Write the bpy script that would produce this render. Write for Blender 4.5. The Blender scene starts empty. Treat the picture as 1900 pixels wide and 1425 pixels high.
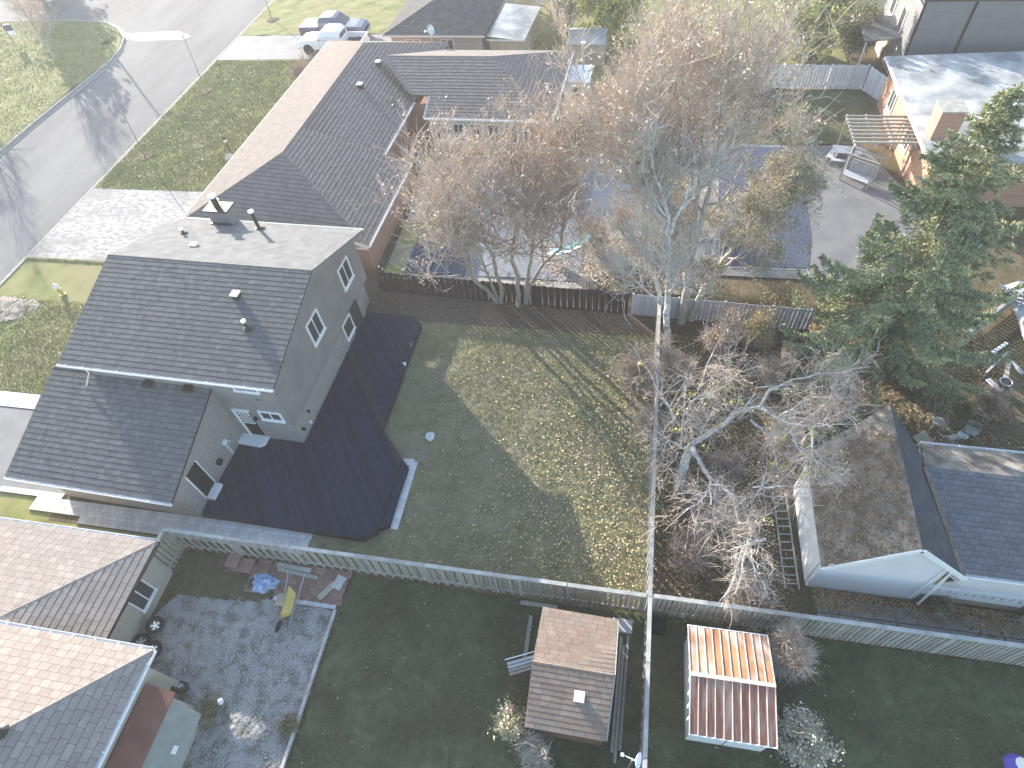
import bpy, math, random
import numpy as np
from mathutils import Matrix, Vector, Euler

# ------------------------------------------------------------------ camera, sky, sun, exposure
SC = bpy.context.scene
COL = SC.collection
R = math.radians
CAM_H = 25.0
CAM_F = 1140.0            # focal length in pixels of the 1900 px wide photograph
cam_d = bpy.data.cameras.new('camera')
cam = bpy.data.objects.new('camera', cam_d)
COL.objects.link(cam)
cam_rot = Matrix.Rotation(R(15.7), 3, 'Z') @ Matrix.Rotation(R(38.2), 3, 'X') @ Matrix.Rotation(R(-7.7), 3, 'Z')
cam.matrix_world = Matrix.Translation((0, 0, CAM_H)) @ cam_rot.to_4x4()
cam_d.sensor_width = 36.0
cam_d.lens = 36.0 * CAM_F / 1900.0
cam_d.clip_start = 0.5
cam_d.clip_end = 2000.0
SC.camera = cam

SUN_EL = 14.9
SUN_DIR = Vector((-math.sin(R(45.5)) * math.cos(R(SUN_EL)), math.cos(R(45.5)) * math.cos(R(SUN_EL)), math.sin(R(SUN_EL))))
world = bpy.data.worlds.new('World')
SC.world = world
world.use_nodes = True
wn = world.node_tree
wn.nodes.clear()
w_out = wn.nodes.new('ShaderNodeOutputWorld')
w_bg = wn.nodes.new('ShaderNodeBackground')
w_sky = wn.nodes.new('ShaderNodeTexSky')
w_sky.sky_type = 'NISHITA'
w_sky.sun_disc = False
w_sky.sun_elevation = R(SUN_EL)
w_sky.sun_rotation = R(-45.5)
w_sky.air_density = 1.0
w_sky.dust_density = 0.9
w_sky.ozone_density = 1.3
w_bg.inputs['Strength'].default_value = 0.15
wn.links.new(w_sky.outputs[0], w_bg.inputs['Color'])
wn.links.new(w_bg.outputs[0], w_out.inputs['Surface'])

sun_d = bpy.data.lights.new('sun', 'SUN')
sun_d.energy = 4.5
sun_d.angle = R(0.4)
sun_d.color = (1.0, 0.93, 0.82)
sun = bpy.data.objects.new('sun', sun_d)
sun.rotation_euler = SUN_DIR.to_track_quat('Z', 'Y').to_euler()
sun.location = (0, 0, 60)
COL.objects.link(sun)

SC.view_settings.view_transform = 'Standard'
SC.view_settings.look = 'None'
SC.view_settings.gamma = 1.0
SC.view_settings.exposure = 1.88
try:
    SC.view_settings.use_curve_mapping = False
except Exception:
    pass

rng = random.Random(7)
nr = np.random.default_rng(11)


# ------------------------------------------------------------------ survey helpers: photo pixel -> real place
def _ray(px, py):
    return cam_rot @ Vector((px - 950.0, -(py - 712.5), -CAM_F))


def at(px, py, z=0.0):
    """point of the real plane at height z that is seen at a photo pixel"""
    d = _ray(px, py)
    t = (z - CAM_H) / d.z
    return Vector((d.x * t, d.y * t, z))


def on_y(px, py, y):
    d = _ray(px, py)
    t = y / d.y
    return Vector((d.x * t, y, CAM_H + d.z * t))


# ------------------------------------------------------------------ materials
def nmat(name, c1, c2=None, scale=4.0, detail=5.0, rough=0.85, bump=0.0, bscale=30.0, rand=0.0, metal=0.0,
         c3=None, scale3=0.6, amt3=0.5, spec=0.3, contrast=(0.3, 0.7), island=False, coord='Object', aniso=None):
    m = bpy.data.materials.new(name)
    m.use_nodes = True
    nt = m.node_tree
    nt.nodes.clear()
    out = nt.nodes.new('ShaderNodeOutputMaterial')
    b = nt.nodes.new('ShaderNodeBsdfPrincipled')
    nt.links.new(b.outputs[0], out.inputs[0])
    b.inputs['Roughness'].default_value = rough
    b.inputs['Metallic'].default_value = metal
    b.inputs['Specular IOR Level'].default_value = spec
    tc = nt.nodes.new('ShaderNodeTexCoord')
    src = tc.outputs[coord]
    if aniso:
        mp = nt.nodes.new('ShaderNodeMapping')
        mp.inputs['Scale'].default_value = aniso
        nt.links.new(src, mp.inputs[0])
        src = mp.outputs[0]
    c2 = c2 or c1
    n1 = nt.nodes.new('ShaderNodeTexNoise')
    n1.inputs['Scale'].default_value = scale
    n1.inputs['Detail'].default_value = detail
    nt.links.new(src, n1.inputs['Vector'])
    r1 = nt.nodes.new('ShaderNodeValToRGB')
    r1.color_ramp.elements[0].position = contrast[0]
    r1.color_ramp.elements[1].position = contrast[1]
    r1.color_ramp.elements[0].color = (*c1, 1)
    r1.color_ramp.elements[1].color = (*c2, 1)
    nt.links.new(n1.outputs['Fac'], r1.inputs[0])
    col = r1.outputs[0]
    if c3:
        n3 = nt.nodes.new('ShaderNodeTexNoise')
        n3.inputs['Scale'].default_value = scale3
        n3.inputs['Detail'].default_value = 6.0
        nt.links.new(src, n3.inputs['Vector'])
        r3 = nt.nodes.new('ShaderNodeMapRange')
        r3.inputs[1].default_value = 0.45
        r3.inputs[2].default_value = 0.62
        r3.inputs[4].default_value = amt3
        nt.links.new(n3.outputs['Fac'], r3.inputs[0])
        mx = nt.nodes.new('ShaderNodeMixRGB')
        nt.links.new(r3.outputs[0], mx.inputs[0])
        nt.links.new(col, mx.inputs[1])
        mx.inputs[2].default_value = (*c3, 1)
        col = mx.outputs[0]
    if rand > 0:
        if island:
            g = nt.nodes.new('ShaderNodeNewGeometry')
            rs = g.outputs['Random Per Island']
            oi = nt.nodes.new('ShaderNodeObjectInfo')
            ad = nt.nodes.new('ShaderNodeMath')
            ad.operation = 'ADD'
            nt.links.new(rs, ad.inputs[0])
            nt.links.new(oi.outputs['Random'], ad.inputs[1])
            fr = nt.nodes.new('ShaderNodeMath')
            fr.operation = 'FRACT'
            nt.links.new(ad.outputs[0], fr.inputs[0])
            rs = fr.outputs[0]
        else:
            oi = nt.nodes.new('ShaderNodeObjectInfo')
            rs = oi.outputs['Random']
        mr = nt.nodes.new('ShaderNodeMapRange')
        mr.inputs[3].default_value = 1.0 - rand
        mr.inputs[4].default_value = 1.0 + rand
        nt.links.new(rs, mr.inputs[0])
        hs = nt.nodes.new('ShaderNodeHueSaturation')
        nt.links.new(mr.outputs[0], hs.inputs['Value'])
        nt.links.new(col, hs.inputs['Color'])
        col = hs.outputs[0]
    nt.links.new(col, b.inputs['Base Color'])
    if bump > 0:
        nb = nt.nodes.new('ShaderNodeTexNoise')
        nb.inputs['Scale'].default_value = bscale
        nb.inputs['Detail'].default_value = 4.0
        nt.links.new(src, nb.inputs['Vector'])
        bp = nt.nodes.new('ShaderNodeBump')
        bp.inputs['Strength'].default_value = min(1.0, bump)
        bp.inputs['Distance'].default_value = 0.03
        nt.links.new(nb.outputs['Fac'], bp.inputs['Height'])
        nt.links.new(bp.outputs[0], b.inputs['Normal'])
    return m


def brickmat(name, c1, c2, mortar, sx, rough=0.9, brick_w=0.24, row=0.085, axis='X'):
    """brick courses on a wall; axis = horizontal direction of the wall"""
    m = bpy.data.materials.new(name)
    m.use_nodes = True
    nt = m.node_tree
    b = nt.nodes['Principled BSDF']
    b.inputs['Roughness'].default_value = rough
    b.inputs['Specular IOR Level'].default_value = 0.2
    tc = nt.nodes.new('ShaderNodeTexCoord')
    sep = nt.nodes.new('ShaderNodeSeparateXYZ')
    nt.links.new(tc.outputs['Object'], sep.inputs[0])
    com = nt.nodes.new('ShaderNodeCombineXYZ')
    nt.links.new(sep.outputs[0 if axis == 'X' else 1], com.inputs[0])
    nt.links.new(sep.outputs[2], com.inputs[1])
    br = nt.nodes.new('ShaderNodeTexBrick')
    br.inputs['Scale'].default_value = 1.0
    br.inputs['Brick Width'].default_value = brick_w
    br.inputs['Row Height'].default_value = row
    br.inputs['Mortar Size'].default_value = 0.010
    br.inputs['Color1'].default_value = (*c1, 1)
    br.inputs['Color2'].default_value = (*c2, 1)
    br.inputs['Mortar'].default_value = (*mortar, 1)
    nt.links.new(com.outputs[0], br.inputs['Vector'])
    nt.links.new(br.outputs['Color'], b.inputs['Base Color'])
    bp = nt.nodes.new('ShaderNodeBump')
    bp.inputs['Strength'].default_value = 0.6
    bp.inputs['Distance'].default_value = 0.01
    bp.invert = True
    nt.links.new(br.outputs['Fac'], bp.inputs['Height'])
    nt.links.new(bp.outputs[0], b.inputs['Normal'])
    return m


def sidingmat(name, c1, c2, pitch, depth=0.012, rough=0.7, vertical=False, axis='X'):
    m = nmat(name, c1, c2, scale=1.5, rough=rough)
    nt = m.node_tree
    b = [n for n in nt.nodes if n.type == 'BSDF_PRINCIPLED'][0]
    tc = nt.nodes.new('ShaderNodeTexCoord')
    sep = nt.nodes.new('ShaderNodeSeparateXYZ')
    nt.links.new(tc.outputs['Object'], sep.inputs[0])
    mu = nt.nodes.new('ShaderNodeMath')
    mu.operation = 'MULTIPLY'
    mu.inputs[1].default_value = 1.0 / pitch
    nt.links.new(sep.outputs[(0 if axis == 'X' else 1) if vertical else 2], mu.inputs[0])
    fr = nt.nodes.new('ShaderNodeMath')
    fr.operation = 'FRACT'
    nt.links.new(mu.outputs[0], fr.inputs[0])
    bp = nt.nodes.new('ShaderNodeBump')
    bp.inputs['Strength'].default_value = 1.0
    bp.inputs['Distance'].default_value = depth
    nt.links.new(fr.outputs[0], bp.inputs['Height'])
    nt.links.new(bp.outputs[0], b.inputs['Normal'])
    return m


M = {}
M['grass'] = nmat('lawn_grass', (0.150, 0.145, 0.075), (0.270, 0.250, 0.150), 1.3, 10, 0.95, 1.0, 38, c3=(0.235, 0.20, 0.145), scale3=0.45, amt3=0.75, spec=0.1, coord='Object')
M['grass_front'] = nmat('front_grass', (0.150, 0.170, 0.050), (0.270, 0.270, 0.115), 0.9, 10, 0.95, 1.0, 30, c3=(0.26, 0.225, 0.12), scale3=0.25, amt3=0.65, spec=0.1)
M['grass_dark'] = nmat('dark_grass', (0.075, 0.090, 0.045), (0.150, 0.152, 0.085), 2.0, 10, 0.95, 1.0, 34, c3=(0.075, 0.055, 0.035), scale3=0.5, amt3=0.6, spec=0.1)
M['litter'] = nmat('leaf_litter_soil', (0.085, 0.066, 0.042), (0.205, 0.155, 0.095), 7, 12, 0.95, 1.0, 30, c3=(0.06, 0.065, 0.025), scale3=0.7, amt3=0.6, spec=0.1)
M['soil'] = nmat('bare_soil', (0.085, 0.065, 0.050), (0.155, 0.125, 0.095), 5, 10, 0.95, 0.8, 30, spec=0.1)
M['asphalt'] = nmat('road_asphalt', (0.145, 0.142, 0.145), (0.195, 0.19, 0.19), 0.35, 14, 0.95, 0.4, 70, c3=(0.235, 0.23, 0.225), scale3=0.12, amt3=0.6, spec=0.12, aniso=(1.6, 0.5, 1))
M['asphalt_dark'] = nmat('driveway_asphalt', (0.17, 0.17, 0.175), (0.23, 0.23, 0.23), 0.8, 10, 0.85, 0.4, 90)
M['concrete'] = nmat('kerb_concrete', (0.28, 0.265, 0.24), (0.42, 0.40, 0.36), 3, 8, 0.95, 0.2, 50, spec=0.1)
M['worn_paint'] = nmat('worn_white_driveway', (0.27, 0.255, 0.24), (0.46, 0.45, 0.44), 3.2, 16, 0.9, 0.3, 60, spec=0.1, contrast=(0.40, 0.60), aniso=(0.7, 1.3, 1), c3=(0.25, 0.235, 0.22), scale3=0.45, amt3=0.75)
M['paver'] = nmat('grey_paver', (0.44, 0.435, 0.43), (0.60, 0.59, 0.58), 3, 8, 0.9, 0.3, 60, rand=0.12)
M['paver_light'] = nmat('pale_paver', (0.50, 0.50, 0.50), (0.62, 0.61, 0.60), 3, 8, 0.9, 0.3, 60, rand=0.08)
M['paver_red'] = nmat('red_paver', (0.20, 0.13, 0.105), (0.33, 0.20, 0.16), 4, 8, 0.9, 0.3, 50, rand=0.18)
M['slab'] = nmat('mossy_slab', (0.17, 0.17, 0.17), (0.27, 0.26, 0.25), 3, 9, 0.9, 0.4, 50, rand=0.12)
M['gravel'] = nmat('gravel', (0.20, 0.19, 0.18), (0.46, 0.44, 0.42), 26, 6, 0.9, 1.0, 26, c3=(0.085, 0.09, 0.06), scale3=1.9, amt3=0.7)
M['shingle_dark'] = nmat('charcoal_shingle', (0.110, 0.108, 0.110), (0.180, 0.174, 0.170), 3.0, 10, 0.95, 0.5, 60, rand=0.10, island=True, spec=0.15, c3=(0.16, 0.145, 0.145), scale3=0.5, amt3=0.4)
M['shingle_lit'] = nmat('sunlit_charcoal_shingle', (0.130, 0.132, 0.138), (0.190, 0.192, 0.197), 1.8, 12, 0.95, 0.15, 60, spec=0.15, rand=0.05, island=True)  # sunlit copy of the charcoal shingle
M['shingle_brown'] = nmat('brown_shingle', (0.175, 0.150, 0.138), (0.235, 0.205, 0.19), 2.5, 8, 0.95, 0.5, 50, rand=0.05, island=True, spec=0.15)
M['shingle_tan'] = nmat('weathered_tan_shingle', (0.255, 0.22, 0.195), (0.34, 0.295, 0.265), 2.2, 10, 0.95, 0.6, 50, rand=0.07, island=True, spec=0.15)
M['shingle_shed'] = nmat('shed_shingle', (0.20, 0.145, 0.115), (0.29, 0.22, 0.175), 1.6, 10, 0.95, 0.5, 50, rand=0.07, island=True, spec=0.15, c3=(0.21, 0.185, 0.155), scale3=1.2, amt3=0.6)
M['shingle_hex'] = nmat('slate_grey_shingle', (0.135, 0.135, 0.15), (0.195, 0.195, 0.21), 3, 8, 0.95, 0.5, 60, rand=0.14, island=True, spec=0.15)
M['shingle_black'] = nmat('black_shingle', (0.060, 0.060, 0.066), (0.10, 0.10, 0.105), 2, 8, 0.95, 0.4, 50, rand=0.12, island=True, spec=0.15)
M['roof_under'] = nmat('shingle_joint', (0.045, 0.043, 0.045), (0.07, 0.068, 0.07), 2, 5, 0.95)
M['roof_under_brown'] = nmat('brown_shingle_joint', (0.105, 0.082, 0.073), (0.135, 0.108, 0.097), 2, 5, 0.95)
M['roof_hex_under'] = nmat('hex_shingle_joint', (0.075, 0.075, 0.085), (0.10, 0.10, 0.11), 2, 5, 0.95)
M['roof_litter'] = nmat('leaf_covered_roof', (0.15, 0.13, 0.11), (0.40, 0.35, 0.30), 1.7, 12, 0.95, 1.0, 25, c3=(0.13, 0.10, 0.075), scale3=2.0, amt3=0.7)
M['membrane'] = nmat('pale_roof_membrane', (0.22, 0.225, 0.225), (0.44, 0.44, 0.435), 0.55, 12, 0.8, 0.3, 12, contrast=(0.38, 0.6))
M['stucco'] = nmat('grey_stucco', (0.205, 0.195, 0.195), (0.25, 0.24, 0.235), 1.2, 8, 0.9, 0.35, 120)
M['brick_grey_x'] = brickmat('grey_brick_x', (0.23, 0.205, 0.19), (0.31, 0.28, 0.26), (0.38, 0.37, 0.35), 1, axis='X')
M['brick_grey_y'] = brickmat('grey_brick_y', (0.23, 0.205, 0.19), (0.31, 0.28, 0.26), (0.38, 0.37, 0.35), 1, axis='Y')
M['brick_red_x'] = brickmat('red_brick_x', (0.30, 0.12, 0.08), (0.38, 0.18, 0.12), (0.42, 0.38, 0.34), 1, axis='X')
M['brick_red_y'] = brickmat('orange_brick_y', (0.36, 0.165, 0.10), (0.45, 0.235, 0.15), (0.44, 0.36, 0.30), 1, axis='Y')
M['brick_tan_y'] = brickmat('tan_brick_y', (0.36, 0.33, 0.27), (0.42, 0.38, 0.31), (0.45, 0.42, 0.37), 1, axis='Y')
M['siding_grey'] = sidingmat('grey_lap_siding', (0.19, 0.19, 0.20), (0.215, 0.215, 0.225), 0.16, 0.03)
M['siding_white'] = sidingmat('white_lap_siding', (0.66, 0.66, 0.68), (0.72, 0.72, 0.74), 0.11, 0.006)
M['white'] = nmat('white_paint', (0.74, 0.74, 0.74), (0.82, 0.82, 0.81), 5, 6, 0.55, 0.05, 40)
M['white_metal'] = nmat('white_gutter_metal', (0.78, 0.78, 0.78), (0.85, 0.85, 0.85), 5, 6, 0.4)
M['cream'] = nmat('cream_soffit', (0.60, 0.57, 0.50), (0.66, 0.63, 0.57), 3, 6, 0.7)
M['glass'] = nmat('window_glass', (0.045, 0.05, 0.055), (0.06, 0.065, 0.07), 1, 2, 0.08, spec=0.6)
M['curtain'] = nmat('drawn_curtain', (0.26, 0.27, 0.28), (0.36, 0.37, 0.38), 3, 6, 0.7, aniso=(8, 8, 0.6))
M['black'] = nmat('black_opening', (0.012, 0.012, 0.014), (0.02, 0.02, 0.022), 3, 4, 0.9, spec=0.05)
M['darkmetal'] = nmat('dark_metal', (0.035, 0.033, 0.032), (0.06, 0.055, 0.05), 6, 6, 0.5, metal=0.3)
M['steel'] = nmat('galvanised_steel', (0.50, 0.51, 0.52), (0.66, 0.66, 0.67), 4, 6, 0.38, metal=0.6)
M['deck'] = nmat('charcoal_deck_stain', (0.010, 0.016, 0.036), (0.019, 0.028, 0.058), 2.5, 8, 0.7, 0.3, 60, rand=0.32, spec=0.15)
M['deck_frame'] = nmat('deck_frame_stain', (0.018, 0.019, 0.026), (0.03, 0.032, 0.042), 4, 6, 0.7)
M['wood_grey'] = nmat('weathered_grey_wood', (0.24, 0.225, 0.19), (0.40, 0.38, 0.335), 2.2, 9, 0.9, 0.5, 40, rand=0.20, aniso=(9, 9, 0.8))
M['wood_rail'] = nmat('weathered_rail_wood', (0.29, 0.28, 0.26), (0.46, 0.45, 0.42), 2.0, 9, 0.9, 0.4, 40, rand=0.15)
M['wood_dark'] = nmat('dark_brown_stained_wood', (0.030, 0.020, 0.020), (0.065, 0.042, 0.042), 2.2, 9, 0.85, 0.4, 40, rand=0.30, aniso=(9, 9, 0.8))
M['wood_white'] = nmat('whitewashed_wood', (0.52, 0.52, 0.54), (0.68, 0.68, 0.70), 2.2, 9, 0.85, 0.3, 40, rand=0.12, aniso=(9, 9, 0.8))
M['wood_pale'] = nmat('pale_grey_board', (0.36, 0.37, 0.40), (0.48, 0.49, 0.52), 2.2, 9, 0.85, 0.3, 40, rand=0.10, aniso=(9, 9, 0.8))
M['wood_tan'] = nmat('tan_plywood', (0.34, 0.285, 0.22), (0.45, 0.385, 0.30), 2, 8, 0.85, 0.3, 40, rand=0.1)
M['rust'] = nmat('rusting_roof_metal', (0.27, 0.115, 0.055), (0.46, 0.25, 0.14), 1.4, 12, 0.75, 0.3, 40, c3=(0.62, 0.56, 0.50), scale3=0.9, amt3=0.75, aniso=(1.6, 0.7, 1), rand=0.12)
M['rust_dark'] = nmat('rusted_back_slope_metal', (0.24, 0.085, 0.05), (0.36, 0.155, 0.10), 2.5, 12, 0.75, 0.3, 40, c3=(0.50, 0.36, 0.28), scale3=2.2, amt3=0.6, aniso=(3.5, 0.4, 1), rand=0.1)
M['rib'] = nmat('worn_standing_seam', (0.62, 0.50, 0.42), (0.80, 0.76, 0.70), 3, 6, 0.5, rand=0.08)
M['tarp_blue'] = nmat('blue_pool_cover', (0.040, 0.050, 0.085), (0.065, 0.078, 0.120), 0.7, 8, 0.7, 0.5, 3.5, c3=(0.095, 0.105, 0.14), scale3=0.3, amt3=0.5)
M['tarp_grey'] = nmat('grey_blue_pool_cover', (0.13, 0.145, 0.18), (0.20, 0.215, 0.25), 0.5, 10, 0.5, 0.5, 3.0)
M['tarp_bag'] = nmat('blue_plastic_tarp', (0.12, 0.22, 0.42), (0.50, 0.60, 0.78), 6, 8, 0.35, 0.8, 14)
M['yellow'] = nmat('yellow_plastic', (0.48, 0.38, 0.10), (0.58, 0.47, 0.16), 4, 4, 0.45)
M['rubber'] = nmat('black_rubber', (0.015, 0.015, 0.016), (0.03, 0.03, 0.03), 8, 4, 0.8)
M['bark_brown'] = nmat('brown_bark', (0.19, 0.16, 0.125), (0.36, 0.31, 0.25), 7, 9, 0.95, 0.6, 30)
M['bark_white'] = nmat('white_birch_bark', (0.42, 0.40, 0.38), (0.78, 0.77, 0.74), 5, 9, 0.85, 0.3, 30, c3=(0.22, 0.20, 0.19), scale3=3.0, amt3=0.6)
M['bark_grey'] = nmat('grey_bark', (0.30, 0.28, 0.25), (0.48, 0.45, 0.41), 6, 9, 0.9, 0.5, 30)
M['twig_tan'] = nmat('tan_twig', (0.40, 0.32, 0.27), (0.62, 0.53, 0.46), 0.7, 6, 0.9)
M['twig_red'] = nmat('reddish_twig', (0.32, 0.245, 0.20), (0.52, 0.42, 0.35), 0.7, 6, 0.9)
M['twig_white'] = nmat('pale_twig', (0.42, 0.38, 0.34), (0.68, 0.64, 0.58), 0.8, 6, 0.85)
M['spruce'] = nmat('spruce_needles', (0.20, 0.245, 0.135), (0.38, 0.41, 0.24), 1.1, 8, 0.85, rand=0.3, island=True, c3=(0.48, 0.44, 0.24), scale3=0.30, amt3=0.5)
M['truck_white'] = nmat('white_truck_paint', (0.80, 0.80, 0.81), (0.82, 0.82, 0.83), 2, 2, 0.25, spec=0.6)
M['truck_grey'] = nmat('blue_grey_truck_paint', (0.085, 0.10, 0.15), (0.10, 0.115, 0.17), 2, 2, 0.22, spec=0.6, metal=0.3)
M['green_leaf'] = nmat('olive_leaf', (0.085, 0.10, 0.035), (0.17, 0.18, 0.065), 3, 4, 0.8, rand=0.3, island=True)
M['teal'] = nmat('pale_turquoise_slide', (0.42, 0.66, 0.66), (0.60, 0.80, 0.79), 3, 4, 0.4)
M['chair'] = nmat('dull_green_grey_chair', (0.20, 0.21, 0.18), (0.30, 0.31, 0.27), 5, 6, 0.7)
M['blue_sign'] = nmat('dark_blue_sign_face', (0.03, 0.05, 0.16), (0.04, 0.07, 0.20), 3, 3, 0.5)
M['orange'] = nmat('orange_marker', (0.60, 0.20, 0.05), (0.65, 0.24, 0.08), 3, 3, 0.6)
M['purple'] = nmat('purple_cloth', (0.10, 0.07, 0.40), (0.14, 0.10, 0.48), 3, 3, 0.7)
M['flag'] = nmat('flagstone', (0.52, 0.51, 0.48), (0.62, 0.60, 0.56), 4, 6, 0.9, 0.3, 40)


def leafmat(name, ramp, transl=0.3):
    """leaf colours drawn per leaf from a ramp"""
    m = bpy.data.materials.new(name)
    m.use_nodes = True
    nt = m.node_tree
    b = nt.nodes['Principled BSDF']
    g = nt.nodes.new('ShaderNodeNewGeometry')
    r = nt.nodes.new('ShaderNodeValToRGB')
    els = r.color_ramp.elements
    els[0].position = 0
    els[0].color = (*ramp[0], 1)
    els[1].position = 1
    els[1].color = (*ramp[-1], 1)
    for i, c in enumerate(ramp[1:-1]):
        e = els.new((i + 1) / (len(ramp) - 1))
        e.color = (*c, 1)
    nt.links.new(g.outputs['Random Per Island'], r.inputs[0])
    nt.links.new(r.outputs[0], b.inputs['Base Color'])
    b.inputs['Roughness'].default_value = 0.7
    b.inputs['Specular IOR Level'].default_value = 0.25
    return m


M['leaf_yellow'] = leafmat('fallen_yellow_leaf', [(0.55, 0.46, 0.16), (0.66, 0.60, 0.32), (0.42, 0.30, 0.12), (0.70, 0.66, 0.44)])
M['leaf_brown'] = leafmat('fallen_brown_leaf', [(0.22, 0.13, 0.07), (0.36, 0.22, 0.11), (0.46, 0.33, 0.18), (0.15, 0.09, 0.05), (0.50, 0.42, 0.26)])
M['leaf_tan'] = leafmat('dry_tan_leaf', [(0.42, 0.31, 0.21), (0.58, 0.47, 0.36), (0.66, 0.58, 0.45), (0.42, 0.29, 0.22)])
M['leaf_yg'] = leafmat('yellow_green_leaf', [(0.34, 0.37, 0.06), (0.54, 0.52, 0.11), (0.26, 0.30, 0.06), (0.62, 0.58, 0.20)])
M['leaf_olive'] = leafmat('olive_green_leaf', [(0.12, 0.14, 0.06), (0.20, 0.21, 0.09), (0.30, 0.30, 0.15), (0.40, 0.38, 0.24)])
M['leaf_pale'] = leafmat('pale_seed_leaf', [(0.50, 0.46, 0.36), (0.62, 0.58, 0.47), (0.38, 0.34, 0.25)])
M['leaf_rust'] = leafmat('rust_orange_leaf', [(0.34, 0.18, 0.09), (0.46, 0.27, 0.15), (0.40, 0.28, 0.18), (0.52, 0.38, 0.25)])


# ------------------------------------------------------------------ object helpers
def tag(o, label=None, cat=None, group=None, kind=None):
    if label:
        o['label'] = label
    if cat:
        o['category'] = cat
    if group:
        o['group'] = group
    if kind:
        o['kind'] = kind
    return o


def thing(name, label, cat, loc=(0, 0, 0), rz=0.0, group=None):
    o = bpy.data.objects.new(name, None)
    o.empty_display_size = 0.3
    COL.objects.link(o)
    o.location = loc
    o.rotation_euler = (0, 0, rz)
    return tag(o, label, cat, group)


def raw_mesh(name, V, F, mat, smooth=False):
    me = bpy.data.meshes.new(name)
    me.from_pydata([tuple(v) for v in V], [], F)
    me.materials.append(mat)
    if smooth:
        me.polygons.foreach_set('use_smooth', [True] * len(me.polygons))
    me.update()
    return me


def np_mesh(name, V, F, mat, smooth=False):
    """V (n,3) float array; F (m,k) int array of k-gons"""
    me = bpy.data.meshes.new(name)
    V = np.asarray(V, dtype=np.float32)
    F = np.asarray(F, dtype=np.int32)
    me.vertices.add(len(V))
    me.vertices.foreach_set('co', V.ravel())
    k = F.shape[1]
    me.loops.add(F.size)
    me.loops.foreach_set('vertex_index', F.ravel())
    me.polygons.add(len(F))
    me.polygons.foreach_set('loop_start', np.arange(0, F.size, k, dtype=np.int32))
    me.polygons.foreach_set('loop_total', np.full(len(F), k, dtype=np.int32))
    if smooth:
        me.polygons.foreach_set('use_smooth', np.ones(len(F), dtype=bool))
    me.materials.append(mat)
    me.update()
    me.validate()
    return me


def put(name, me, parent=None, mw=None, label=None):
    o = bpy.data.objects.new(name, me)
    COL.objects.link(o)
    if parent is not None:
        o.parent = parent
    if mw is not None:
        o.matrix_basis = mw
    if label:
        o['label'] = label
    return o


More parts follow.
